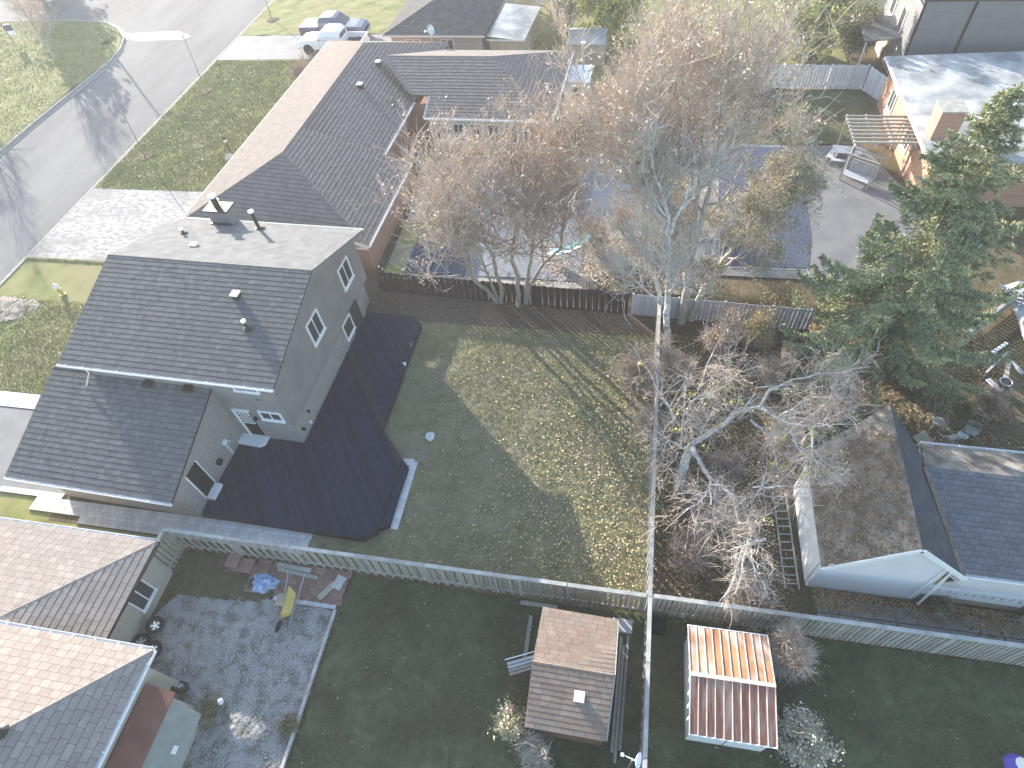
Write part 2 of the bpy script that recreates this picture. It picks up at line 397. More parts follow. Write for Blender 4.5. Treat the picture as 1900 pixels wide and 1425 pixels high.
class MB:
    """collects primitives into ONE mesh"""

    def __init__(self):
        self.V = []
        self.F = []

    def add(self, V, F):
        n = len(self.V)
        self.V += [tuple(v) for v in V]
        self.F += [tuple(i + n for i in f) for f in F]
        return self

    def box(self, x0, x1, y0, y1, z0, z1, mw=None):
        V = [Vector(p) for p in ((x0, y0, z0), (x1, y0, z0), (x1, y1, z0), (x0, y1, z0), (x0, y0, z1), (x1, y0, z1), (x1, y1, z1), (x0, y1, z1))]
        if mw is not None:
            V = [mw @ v for v in V]
        return self.add(V, [(3, 2, 1, 0), (4, 5, 6, 7), (0, 1, 5, 4), (1, 2, 6, 5), (2, 3, 7, 6), (3, 0, 4, 7)])

    def beam(self, a, b, w, h, up=Vector((0, 0, 1))):
        a, b = Vector(a), Vector(b)
        d = (b - a)
        L = d.length
        d = d / L
        s = d.cross(up)
        if s.length < 1e-4:
            s = d.cross(Vector((1, 0, 0)))
        s.normalize()
        u = s.cross(d)
        V = []
        for p in (a, b):
            for i, j in ((-1, -1), (1, -1), (1, 1), (-1, 1)):
                V.append(p + s * (i * w / 2) + u * (j * h / 2))
        return self.add(V, [(0, 1, 2, 3), (7, 6, 5, 4), (0, 4, 5, 1), (1, 5, 6, 2), (2, 6, 7, 3), (3, 7, 4, 0)])

    def prism(self, poly, z0, z1):
        n = len(poly)
        V = [(p[0], p[1], z0) for p in poly] + [(p[0], p[1], z1) for p in poly]
        a = sum(poly[i][0] * poly[(i + 1) % n][1] - poly[(i + 1) % n][0] * poly[i][1] for i in range(n))
        idx = list(range(n))
        if a < 0:
            idx.reverse()
        F = [tuple(n + i for i in idx), tuple(reversed(idx))]
        for k in range(n):
            i, j = idx[k], idx[(k + 1) % n]
            F.append((i, j, n + j, n + i))
        return self.add(V, F)

    def slab(self, quad, t):
        """polygon in space, thickened downwards by t"""
        n = len(quad)
        Q = [Vector(q) for q in quad]
        V = Q + [q - Vector((0, 0, t)) for q in Q]
        nrm = (Q[1] - Q[0]).cross(Q[2] - Q[1])
        idx = list(range(n))
        if nrm.z < 0:
            idx.reverse()
        F = [tuple(idx), tuple(n + i for i in reversed(idx))]
        for k in range(n):
            i, j = idx[k], idx[(k + 1) % n]
            F.append((j, i, n + i, n + j))
        return self.add(V, F)

    def cyl(self, a, b, r0, r1=None, n=12, caps=True):
        r1 = r0 if r1 is None else r1
        a, b = Vector(a), Vector(b)
        d = (b - a).normalized()
        s = d.orthogonal().normalized()
        t = d.cross(s)
        V = []
        for p, r in ((a, r0), (b, r1)):
            for k in range(n):
                q = 2 * math.pi * k / n
                V.append(p + (s * math.cos(q) + t * math.sin(q)) * r)
        F = [(k, (k + 1) % n, n + (k + 1) % n, n + k) for k in range(n)]
        if caps:
            F += [tuple(reversed(range(n))), tuple(range(n, 2 * n))]
        return self.add(V, F)

    def lathe(self, prof, c=(0, 0, 0), n=16, mw=None):
        V = []
        for r, z in prof:
            for k in range(n):
                q = 2 * math.pi * k / n
                v = Vector((c[0] + r * math.cos(q), c[1] + r * math.sin(q), c[2] + z))
                V.append(mw @ v if mw is not None else v)
        F = []
        for i in range(len(prof) - 1):
            for k in range(n):
                F.append((i * n + k, i * n + (k + 1) % n, (i + 1) * n + (k + 1) % n, (i + 1) * n + k))
        return self.add(V, F)

    def torus(self, c, axis, R0, r, n=20, m=8):
        axis = Vector(axis).normalized()
        s = axis.orthogonal().normalized()
        t = axis.cross(s)
        V = []
        for i in range(n):
            a = 2 * math.pi * i / n
            d = s * math.cos(a) + t * math.sin(a)
            for j in range(m):
                b = 2 * math.pi * j / m
                V.append(Vector(c) + d * (R0 + r * math.cos(b)) + axis * (r * math.sin(b)))
        F = [(i * m + j, i * m + (j + 1) % m, ((i + 1) % n) * m + (j + 1) % m, ((i + 1) % n) * m + j) for i in range(n) for j in range(m)]
        return self.add(V, F)

    def build(self, name, mat, parent=None, label=None, smooth=False, bevel=0.0):
        me = raw_mesh(name, self.V, self.F, mat, smooth)
        o = put(name, me, parent, label=label)
        if bevel > 0:
            b = o.modifiers.new('bevel', 'BEVEL')
            b.width = bevel
            b.segments = 2
            b.limit_method = 'ANGLE'
        return o


def structure(name, me_or_mb, mat=None):
    if isinstance(me_or_mb, MB):
        o = me_or_mb.build(name, mat)
    else:
        o = put(name, me_or_mb)
    o['kind'] = 'structure'
    return o


def copy_tree(o, parent=None):
    c = o.copy()
    COL.objects.link(c)
    if parent is not None:
        c.parent = parent
    for ch in list(o.children):
        copy_tree(ch, c)
    return c


# ================================================================== THE GROUND
def sheet(name, poly, z, mat, kind='structure'):
    V = [(p[0], p[1], z) for p in poly]
    o = put(name, raw_mesh(name, V, [tuple(range(len(V)))], mat))
    # face up
    if o.data.polygons[0].normal.z < 0:
        o.data.flip_normals()
    o['kind'] = kind
    return o


def inside(px, py, poly):
    r = np.zeros(px.shape, dtype=bool)
    n = len(poly)
    j = n - 1
    for i in range(n):
        xi, yi = poly[i]
        xj, yj = poly[j]
        c = ((yi > py) != (yj > py)) & (px < (xj - xi) * (py - yi) / (yj - yi + 1e-12) + xi)
        r ^= c
        j = i
    return r


def vnoise(x, y, s, seed):
    """smooth value noise"""
    g = np.random.default_rng(seed).random((256, 256))
    xs, ys = x / s, y / s
    xi, yi = np.floor(xs).astype(int), np.floor(ys).astype(int)
    fx, fy = xs - xi, ys - yi
    fx, fy = fx * fx * (3 - 2 * fx), fy * fy * (3 - 2 * fy)
    a = g[xi % 256, yi % 256]
    b = g[(xi + 1) % 256, yi % 256]
    c = g[xi % 256, (yi + 1) % 256]
    d = g[(xi + 1) % 256, (yi + 1) % 256]
    return (a * (1 - fx) + b * fx) * (1 - fy) + (c * (1 - fx) + d * fx) * fy


# the ground dips half a metre along the dark fence
def dip(x, y):
    s = np.clip((y - 21.9) / 2.5, 0, 1)
    b = np.clip((26.3 - y) / 0.9, 0, 1)
    e = np.clip((10.5 - x) / 2.5, 0, 1)
    s, b, e = s * s * (3 - 2 * s), b * b * (3 - 2 * b), e * e * (3 - 2 * e)
    return -0.47 * s * b * e


def lawn(name, poly, mat, cell=0.09, amp=0.035, z=0.0, seed=1, kind='structure'):
    """a lawn as a real bumpy sheet: tufts a few centimetres high"""
    P = np.array(poly)
    x0, y0 = P.min(0)
    x1, y1 = P.max(0)
    nx, ny = int((x1 - x0) / cell) + 2, int((y1 - y0) / cell) + 2
    X, Y = np.meshgrid(x0 + np.arange(nx) * cell, y0 + np.arange(ny) * cell, indexing='ij')
    Z = z + amp * (vnoise(X, Y, cell * 1.7, seed) - 0.5) + amp * 0.9 * (vnoise(X, Y, cell * 4.3, seed + 1) - 0.5) + amp * 1.0 * (vnoise(X, Y, 1.4, seed + 2) - 0.5)
    Z += dip(X, Y)
    Z += amp * 0.6 * (np.random.default_rng(seed).random(X.shape) - 0.5)
    cx, cy = (X[:-1, :-1] + cell / 2), (Y[:-1, :-1] + cell / 2)
    keep = inside(cx, cy, poly)
    idx = np.arange(nx * ny).reshape(nx, ny)
    F = np.stack([idx[:-1, :-1], idx[1:, :-1], idx[1:, 1:], idx[:-1, 1:]], -1)[keep]
    used, inv = np.unique(F, return_inverse=True)
    V = np.stack([X.ravel(), Y.ravel(), Z.ravel()], -1)[used]
    o = put(name, np_mesh(name, V, inv.reshape(-1, 4), mat, smooth=True))
    o['kind'] = kind
    return o


sheet('ground', [(-400, -60), (300, -60), (300, 500), (-400, 500)], -0.20, M['soil'])
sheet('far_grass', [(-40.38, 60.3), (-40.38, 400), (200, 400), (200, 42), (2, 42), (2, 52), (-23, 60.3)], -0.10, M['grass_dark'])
sheet('front_grass_base', [(-40.5, 2), (-22, 2), (-22, 60), (-40.5, 60)], -0.06, M['grass_front'])
gx, gy = np.meshgrid(np.arange(-26, 25.3, 0.4), np.arange(-20, 60.1, 0.4), indexing='ij')
gz = -0.055 + dip(gx, gy)
gi = np.arange(gx.size).reshape(gx.shape)
gf = np.stack([gi[:-1, :-1], gi[1:, :-1], gi[1:, 1:], gi[:-1, 1:]], -1).reshape(-1, 4)
put('yard_base', np_mesh('yard_base', np.stack([gx.ravel(), gy.ravel(), gz.ravel()], -1), gf, M['litter'], True))['kind'] = 'structure'

# road with the side street that joins it at the top
KERB_L = [(-52.4, 10), (-52.4, 38.7), (-52.4, 43.3), (-52.2, 49.4), (-52.0, 54.7), (-52.5, 57.6), (-53.6, 60.1), (-55.85, 62.4), (-58.6, 64.1), (-64.6, 64.7), (-74, 64.7), (-110, 64.7)]
road_poly = [(-40.6, 10), (-40.6, 200), (-52.4, 200), (-52.4, 112), (-56, 110), (-110, 110)] + list(reversed(KERB_L))
sheet('road', road_poly, -0.12, M['asphalt'])

# cracks sealed across the road
mb = MB()
for (a, b) in (((0, 318), (168, 322)), ((0, 380), (125, 405)), ((165, 195), (330, 185)), ((190, 100), (290, 120)), ((205, 62), (300, 25)), ((232, 30), (300, 12)), ((30, 285), (200, 285)), ((225, 60), (400, 62)), ((20, 370), (250, 130)), ((60, 420), (330, 130))):
    p, q = at(*a, -0.115), at(*b, -0.115)
    n = 9
    prev = None
    for i in range(n + 1):
        t = i / n
        c = p.lerp(q, t) + Vector((rng.uniform(-.12, .12), rng.uniform(-.12, .12), 0))
        if prev is not None:
            d = (c - prev).normalized()
            s = Vector((-d.y, d.x, 0)) * 0.03
            mb.add([prev - s, prev + s, c + s, c - s], [(0, 3, 2, 1)])
        prev = c
o = mb.build('road_crack', nmat('sealed_crack', (0.13, 0.13, 0.13), (0.17, 0.17, 0.17), 2))
tag(o, kind='stuff')
# pale trench patch across the road
tp = [at(*q, -0.116) for q in ((232, 62), (330, 57), (356, 66), (340, 74), (250, 76), (238, 72))]
sheet('road_patch', [(p.x, p.y) for p in tp], -0.116, nmat('pale_patch', (0.17, 0.17, 0.17), (0.23, 0.23, 0.225), 1.2, 10))


def kerb_run(name, pts, w, z0, z1, mat):
    mb = MB()
    for i in range(len(pts) - 1):
        a, b = Vector((*pts[i], 0)), Vector((*pts[i + 1], 0))
        n = max(1, int((b - a).length / 3.0))
        for k in range(n):
            p, q = a.lerp(b, k / n), a.lerp(b, (k + 1) / n)
            d = (q - p).normalized()
            s = Vector((-d.y, d.x, 0)) * w
            e = d * 0.006
            poly = [(p + e).to_tuple()[:2], (q - e).to_tuple()[:2], (q - e + s).to_tuple()[:2], (p + e + s).to_tuple()[:2]]
            mb.prism(poly, z0, z1)
    return structure(name, mb, mat)


kerb_run('kerb_left', KERB_L, 0.16, -0.13, 0.075, M['concrete'])
kerb_run('kerb_right', [(-40.6, 200), (-40.6, 10)], 0.22, -0.13, -0.005, M['concrete'])
kerb_run('gutter_apron_left', [(x + (0.36 if y < 56 else 0.25), y + (0.0 if y < 56 else 0.25)) for x, y in KERB_L[:9]], 0.30, -0.13, -0.108, M['concrete'])

lawn('lawn_across_road', [(-52.62, 12), (-52.62, 50), (-52.25, 54.6), (-52.75, 57.6), (-53.9, 60.0), (-56, 62.2), (-58.7, 63.9), (-64.6, 64.45), (-100, 64.45), (-100, 12)], M['grass_front'], 0.22, 0.03, 0.04, 3)
lawn('front_lawn_brown_house', [(-40.38, 34.35), (-27.0, 34.35), (-27, 54.9), (-40.38, 54.9)], M['grass_front'], 0.13, 0.022, 0.0, 5)
lawn('front_lawn_main_house', [(-40.38, 15.5), (-25.0, 15.5), (-25, 26.35), (-40.38, 26.35)], M['grass_front'], 0.11, 0.022, 0.0, 8)
lawn('front_lawn_far', [(-40.38, 60.2), (-23.5, 60.2), (-23.5, 90), (-40.38, 90)], M['grass_front'], 0.25, 0.05, 0.0, 9)
sheet('driveway_pale', [(-40.38, 26.4), (-26.5, 26.4), (-26.5, 34.3), (-40.38, 34.3)], -0.012, M['worn_paint'])
sheet('driveway_trucks', [(-40.38, 55.0), (-22.6, 55.0), (-22.6, 60.15), (-40.38, 60.15)], -0.015, nmat('pale_asphalt', (0.17, 0.17, 0.175), (0.24, 0.24, 0.24), 0.6, 8))
sheet('driveway_garage', [(-40.38, 9.75), (-25.9, 9.75), (-25.9, 14.48), (-40.38, 14.48)], -0.012, M['asphalt_dark'])

# yards
lawn('back_lawn', [(-14.4, 8.35), (1.8, 8.35), (1.8, 24.65), (-14.4, 25.35)], M['grass'], 0.055, 0.030, 0.0, 21)
lawn('side_grass', [(-31, 4), (-18.6, 4), (-18.6, 8.5), (-31, 8.55)], M['grass_front'], 0.12, 0.04, -0.01, 23)
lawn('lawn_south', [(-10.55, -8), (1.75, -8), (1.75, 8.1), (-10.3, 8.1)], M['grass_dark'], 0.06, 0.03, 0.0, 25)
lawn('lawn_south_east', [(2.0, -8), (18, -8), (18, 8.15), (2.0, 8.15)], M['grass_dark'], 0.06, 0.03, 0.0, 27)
lawn('lawn_beyond_pool', [(6.6, 41.9), (14.8, 41.9), (16.3, 47.5), (16.3, 49.4), (7, 49.6)], M['grass_dark'], 0.12, 0.05, 0.0, 31)
lawn('lawn_far_shade', [(-10, 50.5), (16, 50.2), (16, 64), (20, 90), (-12, 90)], M['grass_front'], 0.25, 0.06, 0.0, 33)
lawn('leaf_litter_ground', [(1.95, 8.3), (7.3, 8.3), (7.3, 17), (12.2, 17.3), (18, 17.2), (18, 28), (9, 24.5), (1.9, 24.65)], M['litter'], 0.07, 0.06, 0.0, 35)
lawn('pool_yard_ground', [(-15, 26.2), (3.9, 26.2), (3.9, 42), (-15, 40.0)], M['litter'], 0.12, 0.05, -0.01, 37)
lawn('side_yard_ground', [(7.3, 8.35), (18, 8.35), (18, 10.1), (7.3, 10.1)], M['litter'], 0.07, 0.05, 0.0, 39)
lawn('mulch_bed', [tuple(at(*q)[:2]) for q in ((0, 545), (30, 535), (60, 545), (75, 565), (55, 590), (0, 598))], nmat('pale_mulch', (0.20, 0.17, 0.15), (0.36, 0.32, 0.29), 9, 10, 0.95, 0.8, 40), 0.1, 0.05, 0.025, 41)

# gravel yard
GR = [(-19.0, -6), (-10.62, -6), (-10.62, 6.5), (-12.6, 6.62), (-17.7, 6.3), (-19.0, 3.8)]
lawn('gravel_yard', GR, M['gravel'], 0.045, 0.045, 0.0, 43)
lawn('weedy_ground', [(-18.0, 6.2), (-15.9, 6.25), (-13.9, 6.4), (-13.2, 7.0), (-15.9, 7.5), (-16.0, 8.15), (-18.4, 8.15)], nmat('weedy_soil', (0.055, 0.075, 0.03), (0.15, 0.115, 0.075), 2.4, 10, 0.95, 1.0, 30), 0.06, 0.05, 0.035, 44)


def paver_field(parent_name, rows, mat, z0=-0.03, z1=0.03, piece='paver', gap=0.012, limit=300):
    """rows: list of (x0,x1,y0,y1,step,offset): each row of single pavers"""
    root = bpy.data.objects.new(parent_name, None)
    COL.objects.link(root)
    root['kind'] = 'structure'
    bed = MB()
    cache = {}
    cnt = 0
    rest = MB()
    for (x0, x1, y0, y1, step, off) in rows:
        x = x0 - off
        bed.box(x0, x1, y0, y1, z0 - 0.02, z1 - 0.018)
        while x < x1 - 1e-6:
            a, b = max(x, x0), min(x + step, x1)
            x += step
            if b - a < 0.05:
                continue
            w, h = round(b - a - gap, 3), round(y1 - y0 - gap, 3)
            jz = rng.uniform(-0.004, 0.004)
            if cnt < limit:
                key = (w, h)
                if key not in cache:
                    q = MB().box(-w / 2, w / 2, -h / 2, h / 2, z0, z1)
                    cache[key] = raw_mesh(piece, q.V, q.F, mat)
                put(piece, cache[key], root, Matrix.Translation(((a + b) / 2, (y0 + y1) / 2, jz)) @ Matrix.Rotation(rng.uniform(-.006, .006), 4, 'Z'))
            else:
                rest.box(a + gap / 2, b - gap / 2, y0 + gap / 2, y1 - gap / 2, z0, z1 + jz)
            cnt += 1
    bed.build('bed', M['soil'], root)
    if rest.V:
        rest.build('pavers', mat, root)['kind'] = 'stuff'
    return root


rows = []
for i, y in enumerate((8.62, 8.98, 9.34)):
    rows.append((-27.3 if i else -24.4, -12.78, y, y + 0.36, 0.42, (0.0, 0.21, 0.07)[i]))
rows.append((-29.6, -25.95, 9.68, 9.98, 0.5, 0.1))
paver_field('side_walk', rows, M['paver'])
paver_field('front_walk', [(-40.3, -28.0, 14.5, 14.98, 0.75, 0.0), (-40.3, -28.0, 14.98, 15.46, 0.75, 0.37)], M['paver_light'])
paver_field('step_pad', [(-9.38, -9.02, y, y + 0.5, 0.36, 0.0) for y in np.arange(10.3, 13.4, 0.5)] + [(-9.75, -9.2, 13.55, 13.92, 0.55, 0)], M['paver_light'])
rows = []
for i in range(5):
    y = 6.72 + i * 0.29
    rows.append((-14.9 + (0.0 if i < 4 else 0.2), -10.42 + rng.uniform(-.1, .06), y, y + 0.29, 0.44, 0.22 * (i % 2)))
rows.append((-16.1, -15.35, 7.35, 8.05, 0.75, 0))
paver_field('red_paver_patio', rows, M['paver_red'])
rows = []
for i in range(2):
    y = 8.55 + i * 0.62
    rows.append((8.3, 15.9, y, y + 0.6, 0.78, 0.3 * i))
paver_field('side_slab_path', rows, M['slab'], gap=0.03)

# pool surrounds
sheet('pool_deck_west', [(-14.7, 26.2), (-2.2, 26.2), (-2.2, 26.9), (1.5, 29.5), (1.5, 40), (-14.7, 39.6)], 0.035, nmat('pool_concrete', (0.26, 0.25, 0.245), (0.36, 0.35, 0.33), 0.8, 8, 0.9))
sheet('pool_deck_east', [(3.9, 28.0), (17.2, 28.0), (17.2, 36), (16.4, 38), (15.2, 41.7), (6.3, 41.7), (3.9, 41.7)], 0.03, nmat('pool_concrete_pale', (0.135, 0.135, 0.14), (0.205, 0.20, 0.195), 0.7, 8, 0.9))


# ================================================================== ROOF AND FENCE BUILDERS
def clip_convex(poly, clip):
    """Sutherland-Hodgman in 2D, clip is CCW"""
    out = poly
    n = len(clip)
    for i in range(n):
        a, b = clip[i], clip[(i + 1) % n]
        ex, ey = b[0] - a[0], b[1] - a[1]
        inp = out
        out = []
        if not inp:
            return []
        for k in range(len(inp)):
            p, q = inp[k], inp[(k + 1) % len(inp)]
            sp = ex * (p[1] - a[1]) - ey * (p[0] - a[0])
            sq = ex * (q[1] - a[1]) - ey * (q[0] - a[0])
            if sp >= 0:
                out.append(p)
            if (sp >= 0) != (sq >= 0):
                t = sp / (sp - sq)
                out.append((p[0] + (q[0] - p[0]) * t, p[1] + (q[1] - p[1]) * t))
    return out


class Roof:
    """shingled slopes of one building; shingles are collected, the largest-looking become parts"""

    def __init__(self, parent, mat, course=0.26, tab=0.34, thick=0.009, limit=290, gap=0.005, vgap=0.028, vary=0.12, base=None):
        self.parent, self.mat, self.course, self.tab, self.thick, self.limit = parent, mat, course, tab, thick, limit
        self.full = []      # (frame matrix, width)
        self.rest = MB()
        self.base = MB()
        self.gap, self.vgap, self.vary, self.base_mat = gap, vgap, vary, base

    def slope(self, corners, mat=None, tabs=True, slab=0.12, course=None, tab=None, hexa=False):
        """corners: CCW seen from above, first edge = eave (lowest edge), planar"""
        C = [Vector(c) for c in corners]
        self.base.slab(C, slab)
        U = (C[1] - C[0]).normalized()
        N = (C[1] - C[0]).cross(C[2] - C[1]).normalized()
        if N.z < 0:
            N = -N
        Vv = N.cross(U).normalized()
        O = C[0]
        P = [((c - O).dot(U), (c - O).dot(Vv)) for c in C]
        ar = sum(P[i][0] * P[(i + 1) % len(P)][1] - P[(i + 1) % len(P)][0] * P[i][1] for i in range(len(P)))
        if ar < 0:
            P.reverse()
        if not tabs:
            return
        course = course or self.course
        tabw = tab or self.tab
        umin, umax = min(p[0] for p in P), max(p[0] for p in P)
        vmax = max(p[1] for p in P)
        nrow = int(math.ceil(vmax / course))
        for r in range(nrow):
            v0 = r * course
            v1 = v0 + course
            u = umin - rng.uniform(0, tabw) - (tabw / 2 if (hexa and r % 2) else 0)
            if hexa:
                u = umin - tabw * (0.5 if r % 2 else 1.0)
            while u < umax:
                w = tabw if hexa else tabw * rng.choice((0.9, 1.0, 1.0, 1.1))
                a, b = u + self.gap, u + w - self.gap
                u += w
                rect = [(a, v0), (b, v0), (b, v1 - self.vgap), (a, v1 - self.vgap)]
                cl = clip_convex(rect, P)
                if len(cl) < 3:
                    continue
                th = self.thick * rng.choice((1 - self.vary, 1.0, 1.0, 1 + self.vary))
                full = len(cl) == 4 and all(min(abs(c[0] - q[0]) + abs(c[1] - q[1]) for q in rect) < 1e-4 for c in cl)
                if full and (hexa or abs(w - tabw) < 1e-6):
                    o = O + U * a + Vv * v0
                    fm = Matrix(((U.x, Vv.x, N.x, o.x), (U.y, Vv.y, N.y, o.y), (U.z, Vv.z, N.z, o.z), (0, 0, 0, 1)))
                    self.full.append((fm, round(b - a, 3), round(course - self.vgap, 4), th))
                else:
                    self._emit(O, U, Vv, N, cl, v0, course, th)

    def _emit(self, O, U, Vv, N, cl, v0, course, th):
        n = len(cl)
        top, bot = [], []
        for (a, b) in cl:
            t = min(1, (b - v0) / (course - self.vgap))
            p = O + U * a + Vv * b
            top.append(p + N * (0.004 + th * (1 - t)))
            bot.append(p + N * 0.001)
        F = [tuple(range(n))]
        for i in range(n):
            j = (i + 1) % n
            F.append((j, i, n + i, n + j))
        self.rest.add(top + bot, F)

    def cap(self, a, b, w=0.26, step=0.24, mat=None):
        """ridge or hip caps: small bent pieces lapping along the line"""
        a, b = Vector(a), Vector(b)
        d = b - a
        L = d.length
        d = d / L
        s = Vector((-d.y, d.x, 0)).normalized()
        up = s.cross(d)
        if up.z < 0:
            up = -up
        n = int(L / step)
        mb = self.caps if hasattr(self, 'caps') else MB()
        self.caps = mb
        for i in range(n):
            p, q = a + d * (i * L / n), a + d * ((i + 1) * L / n - 0.004)
            V = []
            for pt, h in ((p, 0.030), (q, 0.012)):
                V += [pt - s * w / 2 - up * (0.085 * w / 0.26 - h), pt + up * h, pt + s * w / 2 - up * (0.085 * w / 0.26 - h)]
            V += [V[0] - up * 0.03, V[1] - up * 0.03, V[2] - up * 0.03]
            mb.add(V, [(0, 3, 4, 1), (1, 4, 5, 2), (0, 1, 7, 6), (1, 2, 8, 7)])

    def finish(self, base_mat=None, name='roof', smallest=None):
        rt = self.base.build(name, base_mat or self.base_mat or M['roof_under'], self.parent)
        pw = self.parent.matrix_basis if self.parent is not None else Matrix()
        loc = self.parent.location if self.parent is not None else Vector((0, 0, 0))
        rz = self.parent.rotation_euler.z if self.parent is not None else 0
        W = Matrix.Translation(loc) @ Matrix.Rotation(rz, 4, 'Z')
        campos = Vector((0, 0, CAM_H))

        def key(f):
            p = W @ f[0].translation
            q = cam_rot.inverted() @ (p - campos)
            if q.z >= 0:
                return 1e6
            x, y = 950 - CAM_F * q.x / q.z, 712.5 + CAM_F * q.y / q.z
            off = 0 if (-5 < x < 1905 and -5 < y < 1430) else 1e3
            return (p - campos).length + off
        self.full.sort(key=key)
        cache = {}
        for i, (fm, w, course, th) in enumerate(self.full):
            if i < self.limit and key((fm,)) < 900:
                k = (w, round(th, 4), course)
                if k not in cache:
                    q = MB()
                    q.add([(0, 0, 0.004 + th), (w, 0, 0.004 + th), (w, course, 0.004), (0, course, 0.004), (0, 0, 0.001), (w, 0, 0.001), (w, course, 0.001), (0, course, 0.001)],
                          [(0, 1, 2, 3), (1, 0, 4, 5), (2, 1, 5, 6), (0, 3, 7, 4)])
                    cache[k] = raw_mesh('shingle', q.V, q.F, self.mat)
                put('shingle', cache[k], rt, fm)
            else:
                V = [fm @ Vector(v) for v in ((0, 0, 0.004 + th), (w, 0, 0.004 + th), (w, course, 0.004), (0, course, 0.004), (0, 0, 0.001), (w, 0, 0.001), (w, course, 0.001), (0, course, 0.001))]
                self.rest.add(V, [(0, 1, 2, 3), (1, 0, 4, 5), (2, 1, 5, 6), (0, 3, 7, 4)])
        if self.rest.V:
            self.rest.build('shingles', self.mat, rt)['kind'] = 'stuff'
        if hasattr(self, 'caps'):
            self.caps.build('ridge_caps', self.mat, rt)['kind'] = 'stuff'
        return rt


def gutter(a, b, parent, mat=None, w=0.10, h=0.10, brackets=0, side=1, name='gutter'):
    """open white trough along an eave from a to b; brackets = number of straps across it"""
    a, b = Vector(a), Vector(b)
    d = (b - a).normalized()
    s = Vector((d.y, -d.x, 0)).normalized() * side
    mb = MB()
    z = Vector((0, 0, 1))
    for off, ww, z0, z1 in ((0.0, 0.012, -h, 0.0), (w, 0.022, -h, 0.012), (w / 2, w, -h - 0.01, -h)):
        p, q = a + s * off, b + s * off
        mb.beam(p + z * (z0 + z1) / 2, q + z * (z0 + z1) / 2, ww * (1 if ww > .05 else .8), z1 - z0)
    for e in (a, b):
        mb.beam(e - z * h / 2 + s * 0.0, e - z * h / 2 + s * w, 0.012, h)
    g = mb.build(name, mat or M['white_metal'], parent)
    if brackets:
        for i in range(brackets):
            t = (i + 0.5) / brackets
            p = a.lerp(b, t)
            MB().beam(p - s * 0.10 + z * 0.02, p + s * (w + 0.01) + z * 0.02, 0.03, 0.012).build('bracket', mat or M['white_metal'], g)
    return g


def fence(name, label, a, b, z_top, pick_w, pitch, mat, posts, parent=None, rail_mat=None, both=False, cap=True, cat='fence',
          post_w=0.10, thick=0.02, gapseq=None, z0=0.02, jitter=0.02, group=None, cap_w=0.15, tilt=0.0, skip=()):
    a, b = Vector((*a, 0)), Vector((*b, 0))
    d = b - a
    L = d.length
    d = d / L
    s = Vector((d.y, -d.x, 0))      # right-hand side of the run
    root = parent or thing(name, label, cat, a, 0, group)
    O = a if parent is None else Vector((0, 0, 0))
    ang = math.atan2(d.y, d.x)
    rail_mat = rail_mat or mat

    def loc(t, off, z):
        return (a + d * t + s * off + Vector((0, 0, z))) - O
    for pz in posts:
        p = loc(pz, 0, 0)
        MB().box(-post_w / 2, post_w / 2, -post_w / 2, post_w / 2, 0, z_top + 0.03).build('post', rail_mat, root).matrix_basis = Matrix.Translation(p) @ Matrix.Rotation(ang, 4, 'Z')
    for i in range(len(posts) - 1):
        t0, t1 = posts[i], posts[i + 1]
        for z in (0.28, z_top - 0.14):
            MB().beam(loc(t0 + post_w / 2, 0, z), loc(t1 - post_w / 2, 0, z), 0.04, 0.09).build('rail', rail_mat, root)
        if cap:
            dz = rng.uniform(-.012, .012)
            MB().beam(loc(t0 + 0.01, 0, z_top + 0.045 + dz), loc(t1 - 0.01, 0, z_top + 0.045 + rng.uniform(-.012, .012)), cap_w, 0.035).build('cap_rail', rail_mat, root)
    cache = []
    for _ in range(5):
        hh = z_top - (0.02 if cap else 0) + rng.uniform(-jitter, jitter)
        q = MB().box(-pick_w / 2, pick_w / 2, -thick / 2, thick / 2, z0, hh)
        cache.append(raw_mesh('picket', q.V, q.F, mat))
    t = pitch / 2
    k = 0
    while t < L - pitch / 2 + 1e-6:
        if not any(x0 < t < x1 for x0, x1 in skip):
            off = 0.035 if (not both or k % 2 == 0) else -0.035
            tt = t + rng.uniform(-.006, .006)
            if gapseq:
                tt = t + gapseq[k % len(gapseq)]
            put('picket', rng.choice(cache), root, Matrix.Translation(loc(tt, off, 0)) @ Matrix.Rotation(ang + rng.uniform(-.03, .03), 4, 'Z') @ Matrix.Rotation(rng.uniform(-.008, .008) + tilt, 4, 'Y'))
        t += pitch
        k += 1
    return root


# ================================================================== MAIN HOUSE (local frame u east, v north)
def wall_poly(mb, pts, axis, c, t):
    """vertical wall polygon; pts = (horizontal, z); axis 'x' -> plane x=c running along y; thickness t goes to -side"""
    n = len(pts)
    if axis == 'x':
        A = [(c, p[0], p[1]) for p in pts]
        B = [(c - t, p[0], p[1]) for p in pts]
    else:
        A = [(p[0], c, p[1]) for p in pts]
        B = [(p[0], c - t, p[1]) for p in pts]
    F = [tuple(range(n)), tuple(reversed(range(n, 2 * n)))]
    for i in range(n):
        j = (i + 1) % n
        F.append((j, i, n + i, n + j))
    mb.add(A + B, F)


